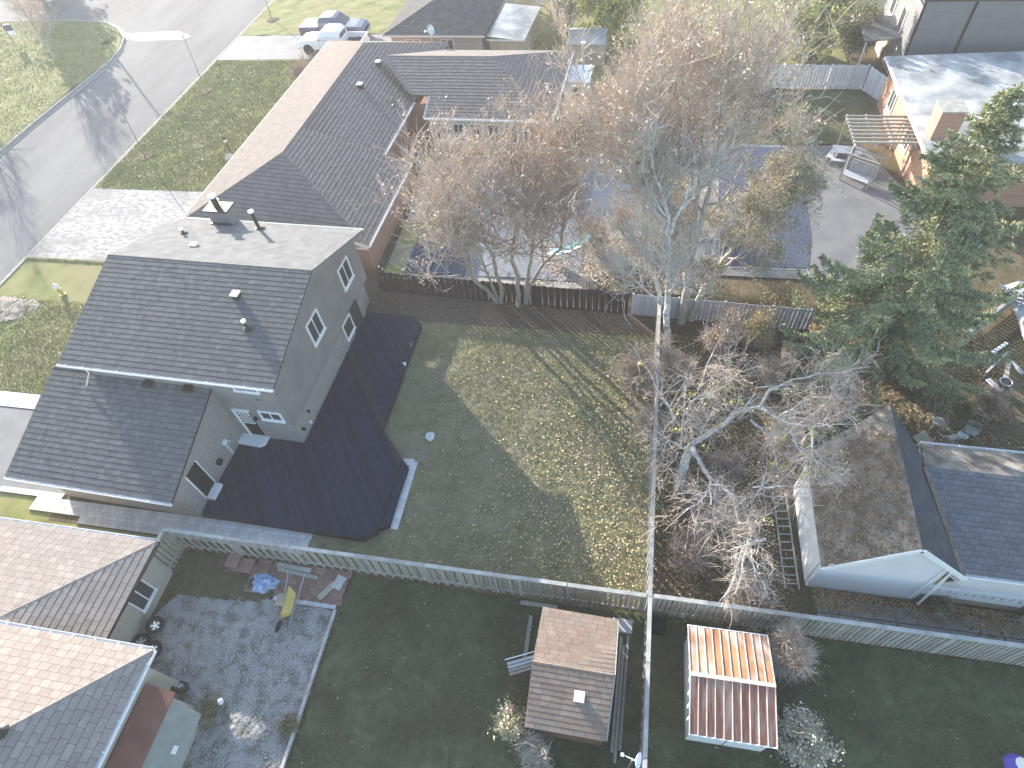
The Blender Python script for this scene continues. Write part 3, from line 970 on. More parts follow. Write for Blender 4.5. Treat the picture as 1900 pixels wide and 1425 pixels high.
def window_x(parent, c, y0, y1, z0, z1, panes=2, side=1, fw=0.09, name='window', curtain=True):
    """window on a wall facing +x (side=1) at x=c"""
    w = MB()
    e = side
    for (a, b, p, q) in ((y0, y1, z0, z0 + fw), (y0, y1, z1 - fw, z1), (y0, y0 + fw, z0 + fw, z1 - fw), (y1 - fw, y1, z0 + fw, z1 - fw)):
        w.box(min(c, c + e * 0.07), max(c, c + e * 0.07), a, b, p, q)
    f = w.build(name, M['white'], parent)
    for k in range(panes):
        a = y0 + fw + (y1 - y0 - 2 * fw) * k / panes
        b = y0 + fw + (y1 - y0 - 2 * fw) * (k + 1) / panes
        MB().box(min(c, c + e * 0.02), max(c, c + e * 0.02), a + 0.003, b - 0.003, z0 + fw + .003, z1 - fw - .003).build('pane', M['glass'], f)
        if k:
            MB().box(min(c, c + e * 0.05), max(c, c + e * 0.05), a - 0.025, a + 0.025, z0 + fw, z1 - fw).build('mullion', M['white'], f)
    MB().box(min(c, c + e * 0.11), max(c, c + e * 0.11), y0 - 0.04, y1 + 0.04, z0 - 0.05, z0 - 0.003).build('sill', M['white'], f)
    return f


def window_y(parent, c, x0, x1, z0, z1, panes=2, side=-1, fw=0.08, name='window', mat=None):
    """window on a wall facing -y (side=-1) at y=c"""
    w = MB()
    e = side
    for (a, b, p, q) in ((x0, x1, z0, z0 + fw), (x0, x1, z1 - fw, z1), (x0, x0 + fw, z0 + fw, z1 - fw), (x1 - fw, x1, z0 + fw, z1 - fw)):
        w.box(a, b, min(c, c + e * 0.07), max(c, c + e * 0.07), p, q)
    f = w.build(name, mat or M['white'], parent)
    for k in range(panes):
        a = x0 + fw + (x1 - x0 - 2 * fw) * k / panes
        b = x0 + fw + (x1 - x0 - 2 * fw) * (k + 1) / panes
        MB().box(a + .003, b - .003, min(c, c + e * 0.02), max(c, c + e * 0.02), z0 + fw + .003, z1 - fw - .003).build('pane', M['glass'], f)
        if k:
            MB().box(a - 0.025, a + 0.025, min(c, c + e * 0.05), max(c, c + e * 0.05), z0 + fw, z1 - fw).build('mullion', mat or M['white'], f)
    MB().box(x0 - 0.04, x1 + 0.04, min(c, c + e * 0.11), max(c, c + e * 0.11), z0 - 0.05, z0 - 0.003).build('sill', mat or M['white'], f)
    return f


MH = thing('grey_house', 'two-storey grey stucco house with charcoal shingle roof, chimney and attached garage, beside the dark deck', 'house', (-14.6, 13.85, 0), R(-1.8))
ZN, ZR, ZF = 4.95, 6.60, 4.72      # near eave, ridge, far eave heights
VR = 5.70
US, UW, UE = -0.25, -9.72, -0.25   # east wall u, west wall u
# lower brick storey and upper stucco storey
mb = MB()
mb.box(UW, UE - 0.03, 0.20, 9.20, -0.1, 1.80)
mb.box(UW, UE - 0.35, 9.203, 10.43, -0.1, 1.795)  # unseen fill under the overhang, added to stop sun leaking through
mb.build('brick_storey_and_fill', M['brick_grey_y'], MH)
mb = MB()
mb.box(UW, UE - 0.06, 0.17, 0.197, 0.0, 2.2)
mb.build('brick_face', M['brick_grey_x'], MH)
mb = MB()
# upper storey pentagon prism along u
prof = [(0.165, 1.803), (10.45, 1.803), (10.45, ZF + (10.45 - 11.1) * -0.351 - 0.12), (VR, ZR - 0.13), (0.165, ZN + 0.165 * 0.2895 - 0.12)]
n = len(prof)
V = [(UE, p[0], p[1]) for p in prof] + [(UW, p[0], p[1]) for p in prof]
mb.add(V, [tuple(range(n)), tuple(reversed(range(n, 2 * n)))] + [((i + 1) % n, i, n + i, n + (i + 1) % n) for i in range(n)])
mb.build('stucco_storey', M['stucco'], MH)
MB().box(UE - 0.001 + 0.0, UE + 0.02, 0.17, 9.2, 1.72, 1.80).build('band', M['stucco'], MH)

rf = Roof(MH, M['shingle_dark'], 0.262, 0.34, 0.009, 290)
ul, ur = -10.95, 0.10
rf.slope([(ul, 0.0, ZN), (ur, 0.0, ZN), (ur, VR, ZR), (ul, VR, ZR)])
# garage roof: south slope runs up against the house wall, north slope shows at the porch
GZ, GE, GV = 2.60, -4.82, 0.30
GR_ = 4.20
rf.slope([(-12.0, GE, GZ), (-3.42, GE, GZ), (-3.42, 0.15, GZ + (0.15 - GE) * (GR_ - GZ) / (GV - GE)), (-12.0, 0.15, GZ + (0.15 - GE) * (GR_ - GZ) / (GV - GE))])
rf.slope([(-9.75, 2.6, 3.45), (-12.0, 2.6, 3.45), (-12.0, GV, GR_), (-9.75, GV, GR_)])
rf.base.slab([(-12.0, 0.15, 4.153), (-9.75, 0.15, 4.153), (-9.75, GV, 4.2), (-12.0, GV, 4.2)], 0.12)
rf.cap((-12.0, GV, GR_), (-9.8, GV, GR_))
rf.cap((ul, VR, ZR), (ur, VR, ZR), 0.30)
main_roof = rf.finish()
# north slope: paler copy of the charcoal shingle, full sun put into its colour
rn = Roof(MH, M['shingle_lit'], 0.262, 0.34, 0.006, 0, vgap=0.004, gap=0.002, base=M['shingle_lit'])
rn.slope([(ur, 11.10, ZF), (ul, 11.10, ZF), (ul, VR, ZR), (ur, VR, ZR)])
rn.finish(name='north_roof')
gutter((ul, 0.0, ZN - 0.02), (ur, 0.0, ZN - 0.02), MH, brackets=12)
gutter((ur, 11.10, ZF - 0.02), (ul, 11.10, ZF - 0.02), MH, brackets=12)
gutter((-12.0, GE, GZ - 0.02), (-3.42, GE, GZ - 0.02), MH, brackets=12)
# rake boards
MB().beam((ur + 0.012, 0.02, ZN - 0.14), (ur + 0.012, VR, ZR - 0.14), 0.022, 0.14).beam((ur + 0.012, VR, ZR - 0.14), (ur + 0.012, 11.08, ZF - 0.14), 0.022, 0.14).build('rake_board', M['stucco'], MH)
# garage body
mb = MB()
prof = [(-4.25, -0.1), (0.18, -0.1), (0.18, 4.02), (-4.25, 2.64)]
n = len(prof)
V = [(-3.57, p[0], p[1]) for p in prof] + [(-11.0, p[0], p[1]) for p in prof]
mb.add(V, [tuple(range(n)), tuple(reversed(range(n, 2 * n)))] + [((i + 1) % n, i, n + i, n + (i + 1) % n) for i in range(n)])
mb.build('garage_wall', M['brick_grey_y'], MH)
MB().box(-11.0, -3.575, -4.268, -4.253, -0.1, 2.6).build('garage_side_face', M['brick_grey_x'], MH)
# porch post and beam under the west overhang
MB().box(-11.0, -10.98, -3.9, -0.4, 0.0, 2.2).build('garage_door', M['siding_white'], MH)
# dark rear opening of the garage with white threshold
d = MB().box(-3.57, -3.52, -3.50, -2.72, 0.60, 2.46).build('garage_back_door', M['black'], MH)
MB().box(-3.565, -3.20, -3.50, -2.70, 0.36, 0.56).build('threshold', M['white'], d)
for (a, b, p, q) in ((-3.56, -3.505, 0.60, 2.50), (-2.715, -2.66, 0.60, 2.50)):
    MB().box(-3.566, -3.50, a, b, p, q).build('jamb', M['white'], d)
# round black hose reel, conduit and meter on the garage wall
mb = MB()
mb.cyl((-3.57, -1.86, 1.05), (-3.46, -1.86, 1.05), 0.17, n=18).torus((-3.45, -1.86, 1.05), (1, 0, 0), 0.14, 0.035)
mb.build('hose_reel', M['black'], MH)
mb = MB()
mb.cyl((-3.53, -1.02, 0.4), (-3.53, -1.02, 1.35), 0.022, n=8).cyl((-3.53, -0.94, 0.4), (-3.53, -0.94, 1.25), 0.018, n=8)
mb.box(-3.568, -3.46, -1.1, -0.86, 1.3, 1.5).box(-3.568, -3.49, -0.8, -0.72, 1.1, 1.2)
mb.build('conduit', M['white'], MH)
# french door, landing and window on the south wall of the house
d = MB().box(-2.98, -2.30, 0.13, 0.168, 0.58, 2.62).build('patio_door', M['black'], MH)
mb = MB()
mb.box(-2.98, -2.30, 0.085, 0.128, 1.62, 1.66).box(-2.98, -2.30, 0.085, 0.128, 2.52, 2.56)
for k in range(5):
    x = -2.98 + 0.66 * k / 4
    mb.box(x, x + 0.022, 0.087, 0.126, 1.62, 2.55)
for k in range(1, 4):
    z = 1.64 + 0.9 * k / 4
    mb.box(-2.98, -2.30, 0.091, 0.124, z, z + 0.022)
mb.build('lattice_glazing', M['white'], d)
MB().box(-3.10, -3.0, 0.07, 0.168, 0.55, 2.68).box(-3.10, -2.2, 0.07, 0.168, 2.63, 2.71).build('door_frame', M['white'], d)
MB().prism([(-3.55, 0.16), (-3.55, -0.42), (-2.35, -0.46), (-2.12, -0.28), (-2.12, 0.16)], 0.36, 0.50).build('landing', M['white'], MH)
MB().box(-2.1, -2.02, 0.02, 0.165, 2.02, 2.26).box(-2.12, -2.0, -0.03, 0.02, 2.1, 2.2).build('wall_lamp', M['black'], MH)
window_y(MH, 0.165, -1.72, -0.55, 2.12, 2.80, 2)
window_y(MH, 0.165, -2.15, -0.9, 4.30, 4.72, 1)
MB().box(-1.28, -1.1, 0.05, 0.16, 3.62, 3.78).build('dryer_vent', M['stucco'], MH)
# east gable windows
window_x(MH, UE, 3.95, 5.22, 3.22, 4.62, 2)
window_x(MH, UE, 7.98, 9.24, 3.12, 4.50, 2)
w = window_x(MH, UE, 6.50, 7.55, 0.80, 1.90, 1, fw=0.06)
d = MB().box(UE - 0.02, UE + 0.035, 7.55, 8.55, 0.40, 1.92).build('sliding_door', M['glass'], MH)
for (a, b, p, q) in ((7.55, 7.62, .38, 1.95), (8.5, 8.57, .38, 1.95), (7.62, 8.5, 1.88, 1.95)):
    MB().box(UE - 0.02, UE + 0.06, a, b, p, q).build('door_frame', M['darkmetal'], d)
MB().box(UE + .002, UE + 0.035, 2.72, 3.95, 1.80, 1.88).build('wall_bracket', M['stucco'], MH)
MB().box(UE - 0.03, UE + 0.10, 1.35, 1.45, 1.22, 1.34).build('tap_box', M['black'], MH)
MB().box(UE - 0.03, UE + 0.12, 0.5, 0.6, 0.9, 1.05).build('wall_lamp', M['black'], MH)
MB().box(UE - 0.03, UE + 0.05, 1.15, 1.25, 0.55, 0.72).build('socket_box', M['white'], MH)

# chimney (rises through the north eave)
ch = MB().box(-8.6, -7.4, 10.55, 11.25, 0.0, 5.75).build('chimney', M['stucco'], MH)
MB().box(-8.72, -7.28, 10.45, 11.35, 5.75, 5.84).build('chimney_cap', M['darkmetal'], ch)
MB().box(-8.66, -7.34, 10.44, 10.55, 4.72, 5.02).build('flashing', M['darkmetal'], ch)
mb = MB()
mb.cyl((-8.1, 10.95, 5.84), (-8.1, 10.95, 6.42), 0.17, n=12).cyl((-8.1, 10.95, 6.12), (-8.1, 10.95, 6.18), 0.27, n=12)
mb.build('flue_pipe', M['darkmetal'], ch)
MB().cyl((-8.1, 10.95, 6.42), (-8.1, 10.95, 6.52), 0.24, 0.20, n=14).build('flue_cap', M['white_metal'], ch)


def roof_z(v):
    return ZN + v * (ZR - ZN) / VR if v < VR else ZR - (v - VR) * (ZR - ZF) / (11.1 - VR)


def local(root, x, y):
    p = Vector((x - root.location.x, y - root.location.y, 0))
    return Matrix.Rotation(-root.rotation_euler.z, 3, 'Z') @ p


def vent_pipe(root, u, v, z, h, r, parent, cap=True, name='vent_pipe', mat='darkmetal', flash=True):
    o = MB().cyl((u, v, z - 0.1), (u, v, z + h), r, n=12).build(name, M[mat], parent)
    if cap:
        MB().cyl((u, v, z + h - 0.02), (u, v, z + h + 0.07), r * 1.7, r * 1.55, n=14).build('pipe_cap', M['white_metal'], o)
    if flash:
        MB().lathe([(r * 3.4, 0.012), (r * 1.5, 0.10), (r * 1.05, 0.14)], (u, v, z), 12).build('flashing', M['darkmetal'], o)
    return o


p = local(MH, -19.75, 24.2)
vent_pipe(MH, p.x, p.y, roof_z(p.y), 1.15, 0.095, MH)
p = local(MH, -23.45, 23.0)
vent_pipe(MH, p.x, p.y, roof_z(p.y), 0.30, 0.07, MH)
p = local(MH, -21.8, 21.55)
MB().box(p.x - .17, p.x + .17, p.y - .15, p.y + .15, roof_z(p.y) - .05, roof_z(p.y) + .14).build('low_vent', M['white_metal'], MH)
p = local(MH, -17.62, 18.0)
z = roof_z(p.y)
o = MB().box(p.x - .16, p.x + .16, p.y - .16, p.y + .16, z - .05, z + .22).build('box_vent', M['darkmetal'], MH)
MB().box(p.x - .19, p.x + .19, p.y - .19, p.y + .19, z + .22, z + .28).build('vent_lid', M['white_metal'], o)
p = local(MH, -16.57, 16.5)
vent_pipe(MH, p.x, p.y, roof_z(p.y), 0.48, 0.07, MH)
# two low box vents on the garage roof in the shade
for (px, py) in ((280, 715), (353, 724)):
    q = at(px, py, 4.0)
    p = local(MH, q.x, q.y)
    z = GZ + (p.y - GE) * 0.3125
    MB().box(p.x - .2, p.x + .2, p.y - .2, p.y + .2, z - .05, z + .16).build('box_vent', M['darkmetal'], MH)
# downpipe from the upper gutter to the garage roof
mb = MB()
mb.beam((-9.78, 0.08, 4.85), (-9.78, 0.10, 4.30), 0.05, 0.05).beam((-9.78, 0.10, 4.30), (-9.74, -0.45, 4.02), 0.05, 0.04)
mb.build('downpipe', M['white_metal'], MH)

# ------------------------------------------------------------------ deck
DK = thing('timber_deck', 'charcoal stained wooden deck with diagonal boards wrapping the corner of the grey house', 'deck', (-14.6, 13.85, 0), R(-1.8))
deck_poly = [(-3.53, -4.22), (4.38, -4.16), (4.92, -3.67), (4.86, 0.0), (3.35, 1.52), (3.22, 8.63), (2.68, 9.15), (-0.2, 9.12), (-0.2, 0.12), (-3.53, 0.12)]
ZD = 0.36


def seg_intersections(poly, p, d):
    """parameters t where line p+t d meets the polygon"""
    ts = []
    n = len(poly)
    for i in range(n):
        a, b = poly[i], poly[(i + 1) % n]
        ex, ey = b[0] - a[0], b[1] - a[1]
        den = d[0] * ey - d[1] * ex
        if abs(den) < 1e-9:
            continue
        t = ((a[0] - p[0]) * ey - (a[1] - p[1]) * ex) / den
        s = ((a[0] - p[0]) * d[1] - (a[1] - p[1]) * d[0]) / den
        if 0 <= s < 1:
            ts.append(t)
    return sorted(ts)


frame = MB().prism([(x * 0.995, y * 0.99) for x, y in deck_poly], 0.02, ZD - 0.035).build('deck_frame', M['deck_frame'], DK)
bang = R(-52)
bd = (math.cos(bang), math.sin(bang))
bn = (-bd[1], bd[0])
bw = 0.142
offs = [p[0] * bn[0] + p[1] * bn[1] for p in deck_poly]
o_ = min(offs) + bw / 2
nb = 0
while o_ < max(offs):
    ts1 = seg_intersections(deck_poly, (bn[0] * (o_ - bw / 2 + .008), bn[1] * (o_ - bw / 2 + .008)), bd)
    ts2 = seg_intersections(deck_poly, (bn[0] * (o_ + bw / 2 - .008), bn[1] * (o_ + bw / 2 - .008)), bd)
    if len(ts1) == len(ts2) and len(ts1) >= 2:
        for k in range(0, len(ts1) - 1, 2):
            q = [(ts1[k], -1), (ts1[k + 1], -1), (ts2[k + 1], 1), (ts2[k], 1)]
            poly = [(bn[0] * (o_ + s * (bw / 2 - .008)) + bd[0] * t, bn[1] * (o_ + s * (bw / 2 - .008)) + bd[1] * t) for t, s in q]
            if ts1[k + 1] - ts1[k] > 0.05:
                MB().prism(poly, ZD - 0.03, ZD + rng.uniform(-.002, .002)).build('board', M['deck'], DK)
                nb += 1
    o_ += bw
# rim board
n = len(deck_poly)
for i in range(n - 3):
    a, b = deck_poly[i], deck_poly[i + 1]
    MB().beam((a[0], a[1], 0.18), (b[0], b[1], 0.18), 0.035, 0.34).build('rim_board', M['deck_frame'], DK)
st = MB().prism([(4.93, -3.55), (5.30, -3.35), (5.28, -0.35), (4.93, 0.0)], 0.02, 0.19).build('step', M['deck_frame'], DK)
for k in range(3):
    x0 = 4.94 + k * 0.118
    MB().prism([(x0, -3.54 + k * 0.06), (x0 + .11, -3.48 + k * .06), (x0 + .11, -0.1 - k * 0.11), (x0, -0.02 - k * .11)], 0.191, 0.215).build('tread_board', M['deck'], st)

# white leaf-like scrap on the deck edge and a flagstone in the lawn
tag(MB().prism([tuple(at(750 + a, 675 + b, 0.37)[:2]) for a, b in ((-4, -3), (4, -2), (2, 5))], 0.37, 0.385).build('paper_scrap', M['white']), 'small white paper scrap lying at the edge of the dark deck', 'litter')
fl = [at(798 + a, 810 + b, 0.03) for a, b in ((-9, 3), (-7, -6), (3, -9), (9, -5), (7, 4), (0, 9))]
mb = MB().prism([(p.x, p.y) for p in fl], -0.02, 0.055)
tag(mb.build('flagstone', M['flag'], bevel=0.01), 'single pale flagstone lying in the shaded lawn beside the deck', 'stone')


# ================================================================== FENCES
fence('board_fence', 'weathered grey board-on-board fence between the deck yard and the gravel yard', (-18.47, 8.23), (1.83, 8.23), 1.84, 0.135, 0.196, M['wood_grey'],
      [0, 2.88, 5.85, 8.74, 11.6, 14.4, 17.25, 20.2], rail_mat=M['wood_rail'], both=True)
fence('board_fence', 'weathered grey board fence running east from the fence corner, behind the white gabled garage', (1.99, 8.26), (18.2, 8.26), 1.84, 0.125, 0.178, M['wood_grey'],
      [0, 1.95, 5.1, 7.9, 10.15, 13.1, 16.1], rail_mat=M['wood_rail'], both=False, thick=0.022)
fence('boundary_fence', 'long thin grey fence running north-south beside the lawn, seen almost from above', (1.88, -6), (1.84, 24.3), 1.84, 0.135, 0.2, M['wood_grey'],
      [0, 3.0, 6.0, 9.0, 11.9, 14.2, 17.0, 19.9, 22.8, 25.7, 28.6, 30.1], rail_mat=M['wood_rail'], both=True)
g = fence('side_gate', 'short grey slatted fence panel between the gravel yard and the tan house wall', (-18.55, 6.35), (-18.49, 8.14), 1.80, 0.13, 0.21, M['wood_grey'],
          [0, 1.75], rail_mat=M['wood_rail'], cat='fence')
fence('dark_fence', 'dark brown stained board fence behind the lawn, light showing through its gaps', (-14.5, 25.38), (0.40, 24.70), 1.80, 0.145, 0.178, M['wood_dark'],
      [0, 2.4, 4.8, 7.2, 9.6, 12.0, 14.4], cap=False, jitter=0.035, gapseq=(0.017, -0.017), tilt=0.0, thick=0.014).location.z = -0.47
fence('grey_fence', 'pale grey vertical board fence behind the birch trunks and the bushes', (0.50, 24.70), (9.8, 24.30), 1.80, 0.19, 0.205, M['wood_pale'],
      [0, 2.4, 4.8, 7.2, 9.1], cap=False, jitter=0.02).location.z = -0.45
fence('white_fence', 'whitewashed board fence at the far end of the pool yard', (6.3, 49.75), (16.35, 49.5), 1.80, 0.19, 0.225, M['wood_white'],
      [0, 2.5, 5.0, 7.5, 10.0], cap=False, jitter=0.03, tilt=0.02)
fence('white_fence', 'short pale fence section at the corner of the bright flat-roofed house', (16.45, 49.3), (17.5, 47.3), 1.75, 0.19, 0.225, M['wood_white'],
      [0, 2.2], cap=False, jitter=0.03)
fence('low_fence', 'tumbledown sunlit plank fence beside the spruce at the right edge', (16.4, 23.3), (20.8, 27.6), 1.1, 0.16, 0.23, M['wood_grey'],
      [0, 2.0, 4.0, 6.1], cap=True, jitter=0.05, rail_mat=M['wood_rail'])


# ================================================================== BROWN BUNGALOW (north neighbour)
BH = thing('brown_bungalow', 'long brown-shingled hip-roof bungalow with an east wing, beyond the grey house', 'house', (-14.6, 26.0, 0), R(-1.8))
zr, ze = 4.60, 2.80
ur_, ul_ = -2.25, -13.05
zn = 2.28
rb = Roof(BH, M['shingle_brown'], 0.30, 0.42, 0.012, 0, vgap=0.05, gap=0.004, vary=0.1, base=M['roof_under_brown'])
apn, apf = (-7.6, 6.1, zr), (-7.65, 21.4, zr)
# west slope, near hip slope, east slope (near block runs lower), far hip
rb.slope([(ul_, 25.8, ze), (ul_, 0.9, ze), apn, apf])
rb.slope([(ul_, 0.9, ze), (-0.42, 0.45, zn), apn])
rb.slope([(-0.42, 0.45, zn), (-0.42, 9.0, zn), (-7.6, 9.0, zr), apn])
rb.slope([(ur_, 9.0, ze), (ur_, 25.6, ze), apf, (-7.62, 9.0, zr)])
rb.slope([(ur_, 25.6, ze), (ul_, 25.8, ze), apf])
# wing
wl, wr, wn, wf, wz = -5.2, 8.35, 13.8, 24.2, 4.60
wrl, wrr = (wl, 19.2, wz), (3.05, 19.2, wz)
rb.slope([(-0.8, wn, ze), (wr, wn, ze), wrr, (-0.8, 19.2, wz)])
zt = lambda v: ze + (v - wn) * (wz - ze) / (19.2 - wn)
rb.slope([(-2.2, 15.75, zt(15.75)), (-0.802, 15.75, zt(15.75)), (-0.802, 19.2, wz), (-5.4, 19.2, wz)])
rb.slope([(wr, wf, ze), (-2.2, wf, ze), wrl, wrr])
rb.slope([(wr, wn, ze), (wr, wf, ze), wrr])
for a, b in ((apn, apf), ((ul_, 0.9, ze), apn), ((-0.42, 0.45, zn), apn), ((-0.8, 19.2, wz), wrr), (wrl, (-0.8, 19.2, wz)), (wrr, (wr, wn, ze)), (wrr, (wr, wf, ze))):
    rb.cap(a, b, 0.34)
rb.finish()
# valley flashing
MB().beam((-5.3, 19.1, wz + .03), (-2.25, 15.85, zt(15.85) + .03), 0.3, 0.02).build('valley_flashing', M['shingle_dark'], BH)
MB().box(-12.6, -2.7, 1.3, 25.3, -0.1, 2.66).build('wall', M['brick_red_x'], BH)
MB().box(-2.69, -0.85, 0.9, 8.7, -0.1, 2.12).build('annex_wall', M['brick_red_x'], BH)
MB().box(-0.7, 7.9, 14.3, 23.8, -0.1, 2.66).build('wing_wall', M['wood_tan'], BH)
MB().box(-2.69, -0.71, 16.0, 23.8, -0.1, 2.66).build('link_wall', M['brick_red_x'], BH)
for k in range(6):
    window_y(BH, 14.3, -0.3 + k * 1.3, 0.6 + k * 1.3, 0.8, 2.2, 2)
MB().box(-13.0, -2.3, 0.96, 25.5, 2.665, 2.70).build('soffit', M['cream'], BH)
MB().box(-0.75, 8.3, 13.9, 24.1, 2.665, 2.70).build('wing_soffit', M['cream'], BH)
MB().box(-2.29, -0.5, 0.55, 8.95, 2.13, 2.17).build('annex_soffit', M['cream'], BH)
gutter((-0.42, 0.45, zn), (-0.42, 9.0, zn), BH, side=1)
gutter((ur_, 9.0, ze), (ur_, 15.9, ze), BH)
gutter((-0.8, wn, ze), (wr, wn, ze), BH, brackets=6)
gutter((wr, wn, ze), (wr, wf, ze), BH)
gutter((-0.8, 15.75, zt(15.75) - .02), (-0.8, wn, ze), BH, side=1)
MB().beam((-2.6, 0.40, 2.92), (-0.40, 0.36, 2.22), 0.04, 0.2).build('bargeboard', M['cream'], BH)
MB().beam((-1.8, 0.45, 2.02), (-0.42, 0.38, 2.14), 0.05, 0.14).build('eave_return', M['cream'], BH)
# front (west) eave trim
MB().beam((ul_ - .03, 0.9, ze - .06), (ul_ - .03, 25.8, ze - .06), 0.04, 0.14).build('fascia', M['cream'], BH)


def brown_z(u):
    return zr - (u + 7.6) * (zr - ze) / (7.6 - 2.25)


for (x, y) in ((703, 122), (670, 165)):
    q = at(x, y, 3.95)
    p = local(BH, q.x, q.y)
    z = brown_z(p.x)
    o = MB().box(p.x - .17, p.x + .17, p.y - .17, p.y + .17, z - .1, z + .28).build('box_vent', M['darkmetal'], BH)
    MB().box(p.x - .2, p.x + .2, p.y - .2, p.y + .2, z + .28, z + .34).build('vent_lid', M['white_metal'], o)
q = at(731, 192, 3.3)
p = local(BH, q.x, q.y)
vent_pipe(BH, p.x, p.y, brown_z(p.x), 0.62, 0.07, BH, cap=False)
# satellite dish on its far eave
d = thing('satellite_dish', 'small grey satellite dish standing at the far eave of the brown bungalow', 'satellite dish', tuple(at(801, 76, 2.8)))
MB().cyl((0, 0, -0.2), (0, 0, 0.75), 0.03, n=8).build('mast', M['steel'], d)
mw = Matrix.Translation((0, 0, 0.85)) @ Matrix.Rotation(R(62), 4, Vector((0.4, 1, 0)))
MB().lathe([(0.01, 0.0), (0.2, 0.02), (0.38, 0.09), (0.42, 0.12)], n=18, mw=mw).build('dish', M['steel'], d)
MB().beam((0, 0, 0.8), (-0.42, 0.05, 0.72), 0.03, 0.03).box(-0.52, -0.38, -0.06, 0.1, 0.68, 0.8).build('receiver_arm', M['white'], d)

# sunroom at the end of the wing
SR = thing('garden_sunroom', 'small white sunroom with dark sloping roof at the east end of the brown bungalow', 'sunroom', (-4.9, 46.0, 0), R(-1.0))
MB().box(-0.85, 0.95, 0, 2.0, 0, 2.3).build('wall', M['white'], SR)
MB().slab([(-0.95, -0.15, 2.32), (1.1, -0.15, 2.32), (1.1, 2.15, 2.55), (-0.95, 2.15, 2.55)], 0.08).build('roof', M['steel'], SR)
window_y(SR, 0, -0.35, 0.45, 0.7, 2.0, 1, fw=0.06)
f = MB().cyl((0.42, 1.5, 2.45), (0.42, 1.5, 4.35), 0.10, n=12).build('flue', M['steel'], SR)
MB().cyl((0.42, 1.5, 4.35), (0.42, 1.5, 4.50), 0.17, 0.17, n=12).build('flue_cap', M['white_metal'], f)
# shed behind it
SH = thing('garden_shed', 'small shed with pale metal barrel roof beyond the sunroom flue', 'shed', (-4.8, 53.4, 0), R(-1.5))
MB().box(-1.5, 1.5, 0, 2.8, 0, 1.75).build('wall', M['wood_tan'], SH)
for k in range(8):
    x0 = -1.6 + 3.2 * k / 8
    MB().slab([(x0, -0.12, 1.80), (x0 + .39, -0.12, 1.80), (x0 + .39, 1.4, 2.35), (x0, 1.4, 2.35)], 0.04).slab([(x0, 1.403, 2.35), (x0 + .39, 1.403, 2.35), (x0 + .39, 2.9, 1.85), (x0, 2.9, 1.85)], 0.04).build('roof_sheet', M['membrane'], SH)

# dark roofed bungalow at the top with a lean-to
DH = thing('dark_roof_bungalow', 'bungalow with dark hip roof at the top of the picture, behind the parked trucks', 'house', (-22.4, 53.6, 0), R(-2.0))
rd = Roof(DH, M['shingle_black'], 0.30, 0.42, 0.012, 0, vgap=0.05)
X1, Y1 = 9.15, 14.0
a1, a2 = (4.6, 4.6, 4.2), (4.6, 9.4, 4.2)
rd.slope([(0, 0, 2.6), (X1, 0, 2.6), a1])
rd.slope([(X1, 0, 2.6), (X1, Y1, 2.6), a2, a1])
rd.slope([(X1, Y1, 2.6), (0, Y1, 2.6), a2])
rd.slope([(0, Y1, 2.6), (0, 0, 2.6), a1, a2])
for a, b in ((a1, a2), ((0, 0, 2.6), a1), ((X1, 0, 2.6), a1)):
    rd.cap(a, b, 0.34)
rd.finish()
MB().box(0.5, X1 - .45, 0.5, Y1 - .5, -0.1, 2.5).build('wall', M['brick_tan_y'], DH)
MB().box(0.04, X1 - .04, 0.04, Y1 - .04, 2.5, 2.56).build('soffit', M['cream'], DH)
gutter((0, 0, 2.58), (X1, 0, 2.58), DH, mat=M['cream'])
window_y(DH, 0.5, 1.8, 3.2, 1.0, 2.1, 2)
window_y(DH, 0.5, 5.0, 6.2, 1.2, 2.1, 2)
LT = thing('lean_to_shed', 'plywood lean-to shed with corrugated pale metal roof against the dark-roofed bungalow', 'shed', (-13.15, 53.4, 0), R(-4))
MB().box(0.1, 3.0, 0.25, 6.4, 0, 2.05).build('wall', M['wood_tan'], LT)
for k in range(14):
    y0 = -0.05 + k * 0.48
    MB().slab([(0.0, y0, 2.50), (3.25, y0, 2.22), (3.25, y0 + .462, 2.22), (0.0, y0 + .462, 2.50)], 0.03).build('roof_sheet', M['membrane'], LT)
for k in range(4):
    MB().box(0.25 + k * 0.66, 0.84 + k * 0.66, 0.2, 0.245, 0.1, 1.95).build('door_panel', M['wood_tan'], LT)
MB().box(0.0, 3.3, -0.09, -0.06, 2.15, 2.30).build('fascia', M['cream'], LT)

# ================================================================== SOUTH-WEST TAN BUNGALOWS (foreground)
SW = thing('tan_bungalow', 'bungalow with weathered tan hip roof at the lower left, nearer the grey house', 'house', (-18.0, 7.5, 0), 0)
s1 = Roof(SW, M['shingle_tan'], 0.27, 0.42, 0.009, 290, gap=0.007, vgap=0.018, base=M['roof_under_brown'])
zz = 2.45
rdg = 3.44
# the sunlit north slope; the hip runs south-west from the corner
s1.slope([(0, 0, zz), (-12, 0, zz), (-12, -4.02, rdg), (-3.85, -4.02, rdg)])
s1.slope([(0.1, -4.02, zz), (0, 0, zz), (-3.85, -4.02, rdg)])
s1.cap((0, 0, zz), (-3.85, -4.02, rdg), 0.32)
s1.finish()
MB().box(-12, -0.45, -3.95, -0.45, -0.1, zz - .1).build('wall', M['brick_tan_y'], SW)
MB().box(-12, -0.04, -4.0, -0.04, zz - .09, zz - .05).build('soffit', M['cream'], SW)
gutter((0, 0, zz - .02), (-12, 0, zz - .02), SW, brackets=16, side=1)
gutter((0, -4.0, zz - .02), (0, 0, zz - .02), SW, mat=M['darkmetal'], brackets=8)
w = window_x(SW, -0.45, -2.35, -1.35, 0.55, 2.1, 2, fw=0.06)

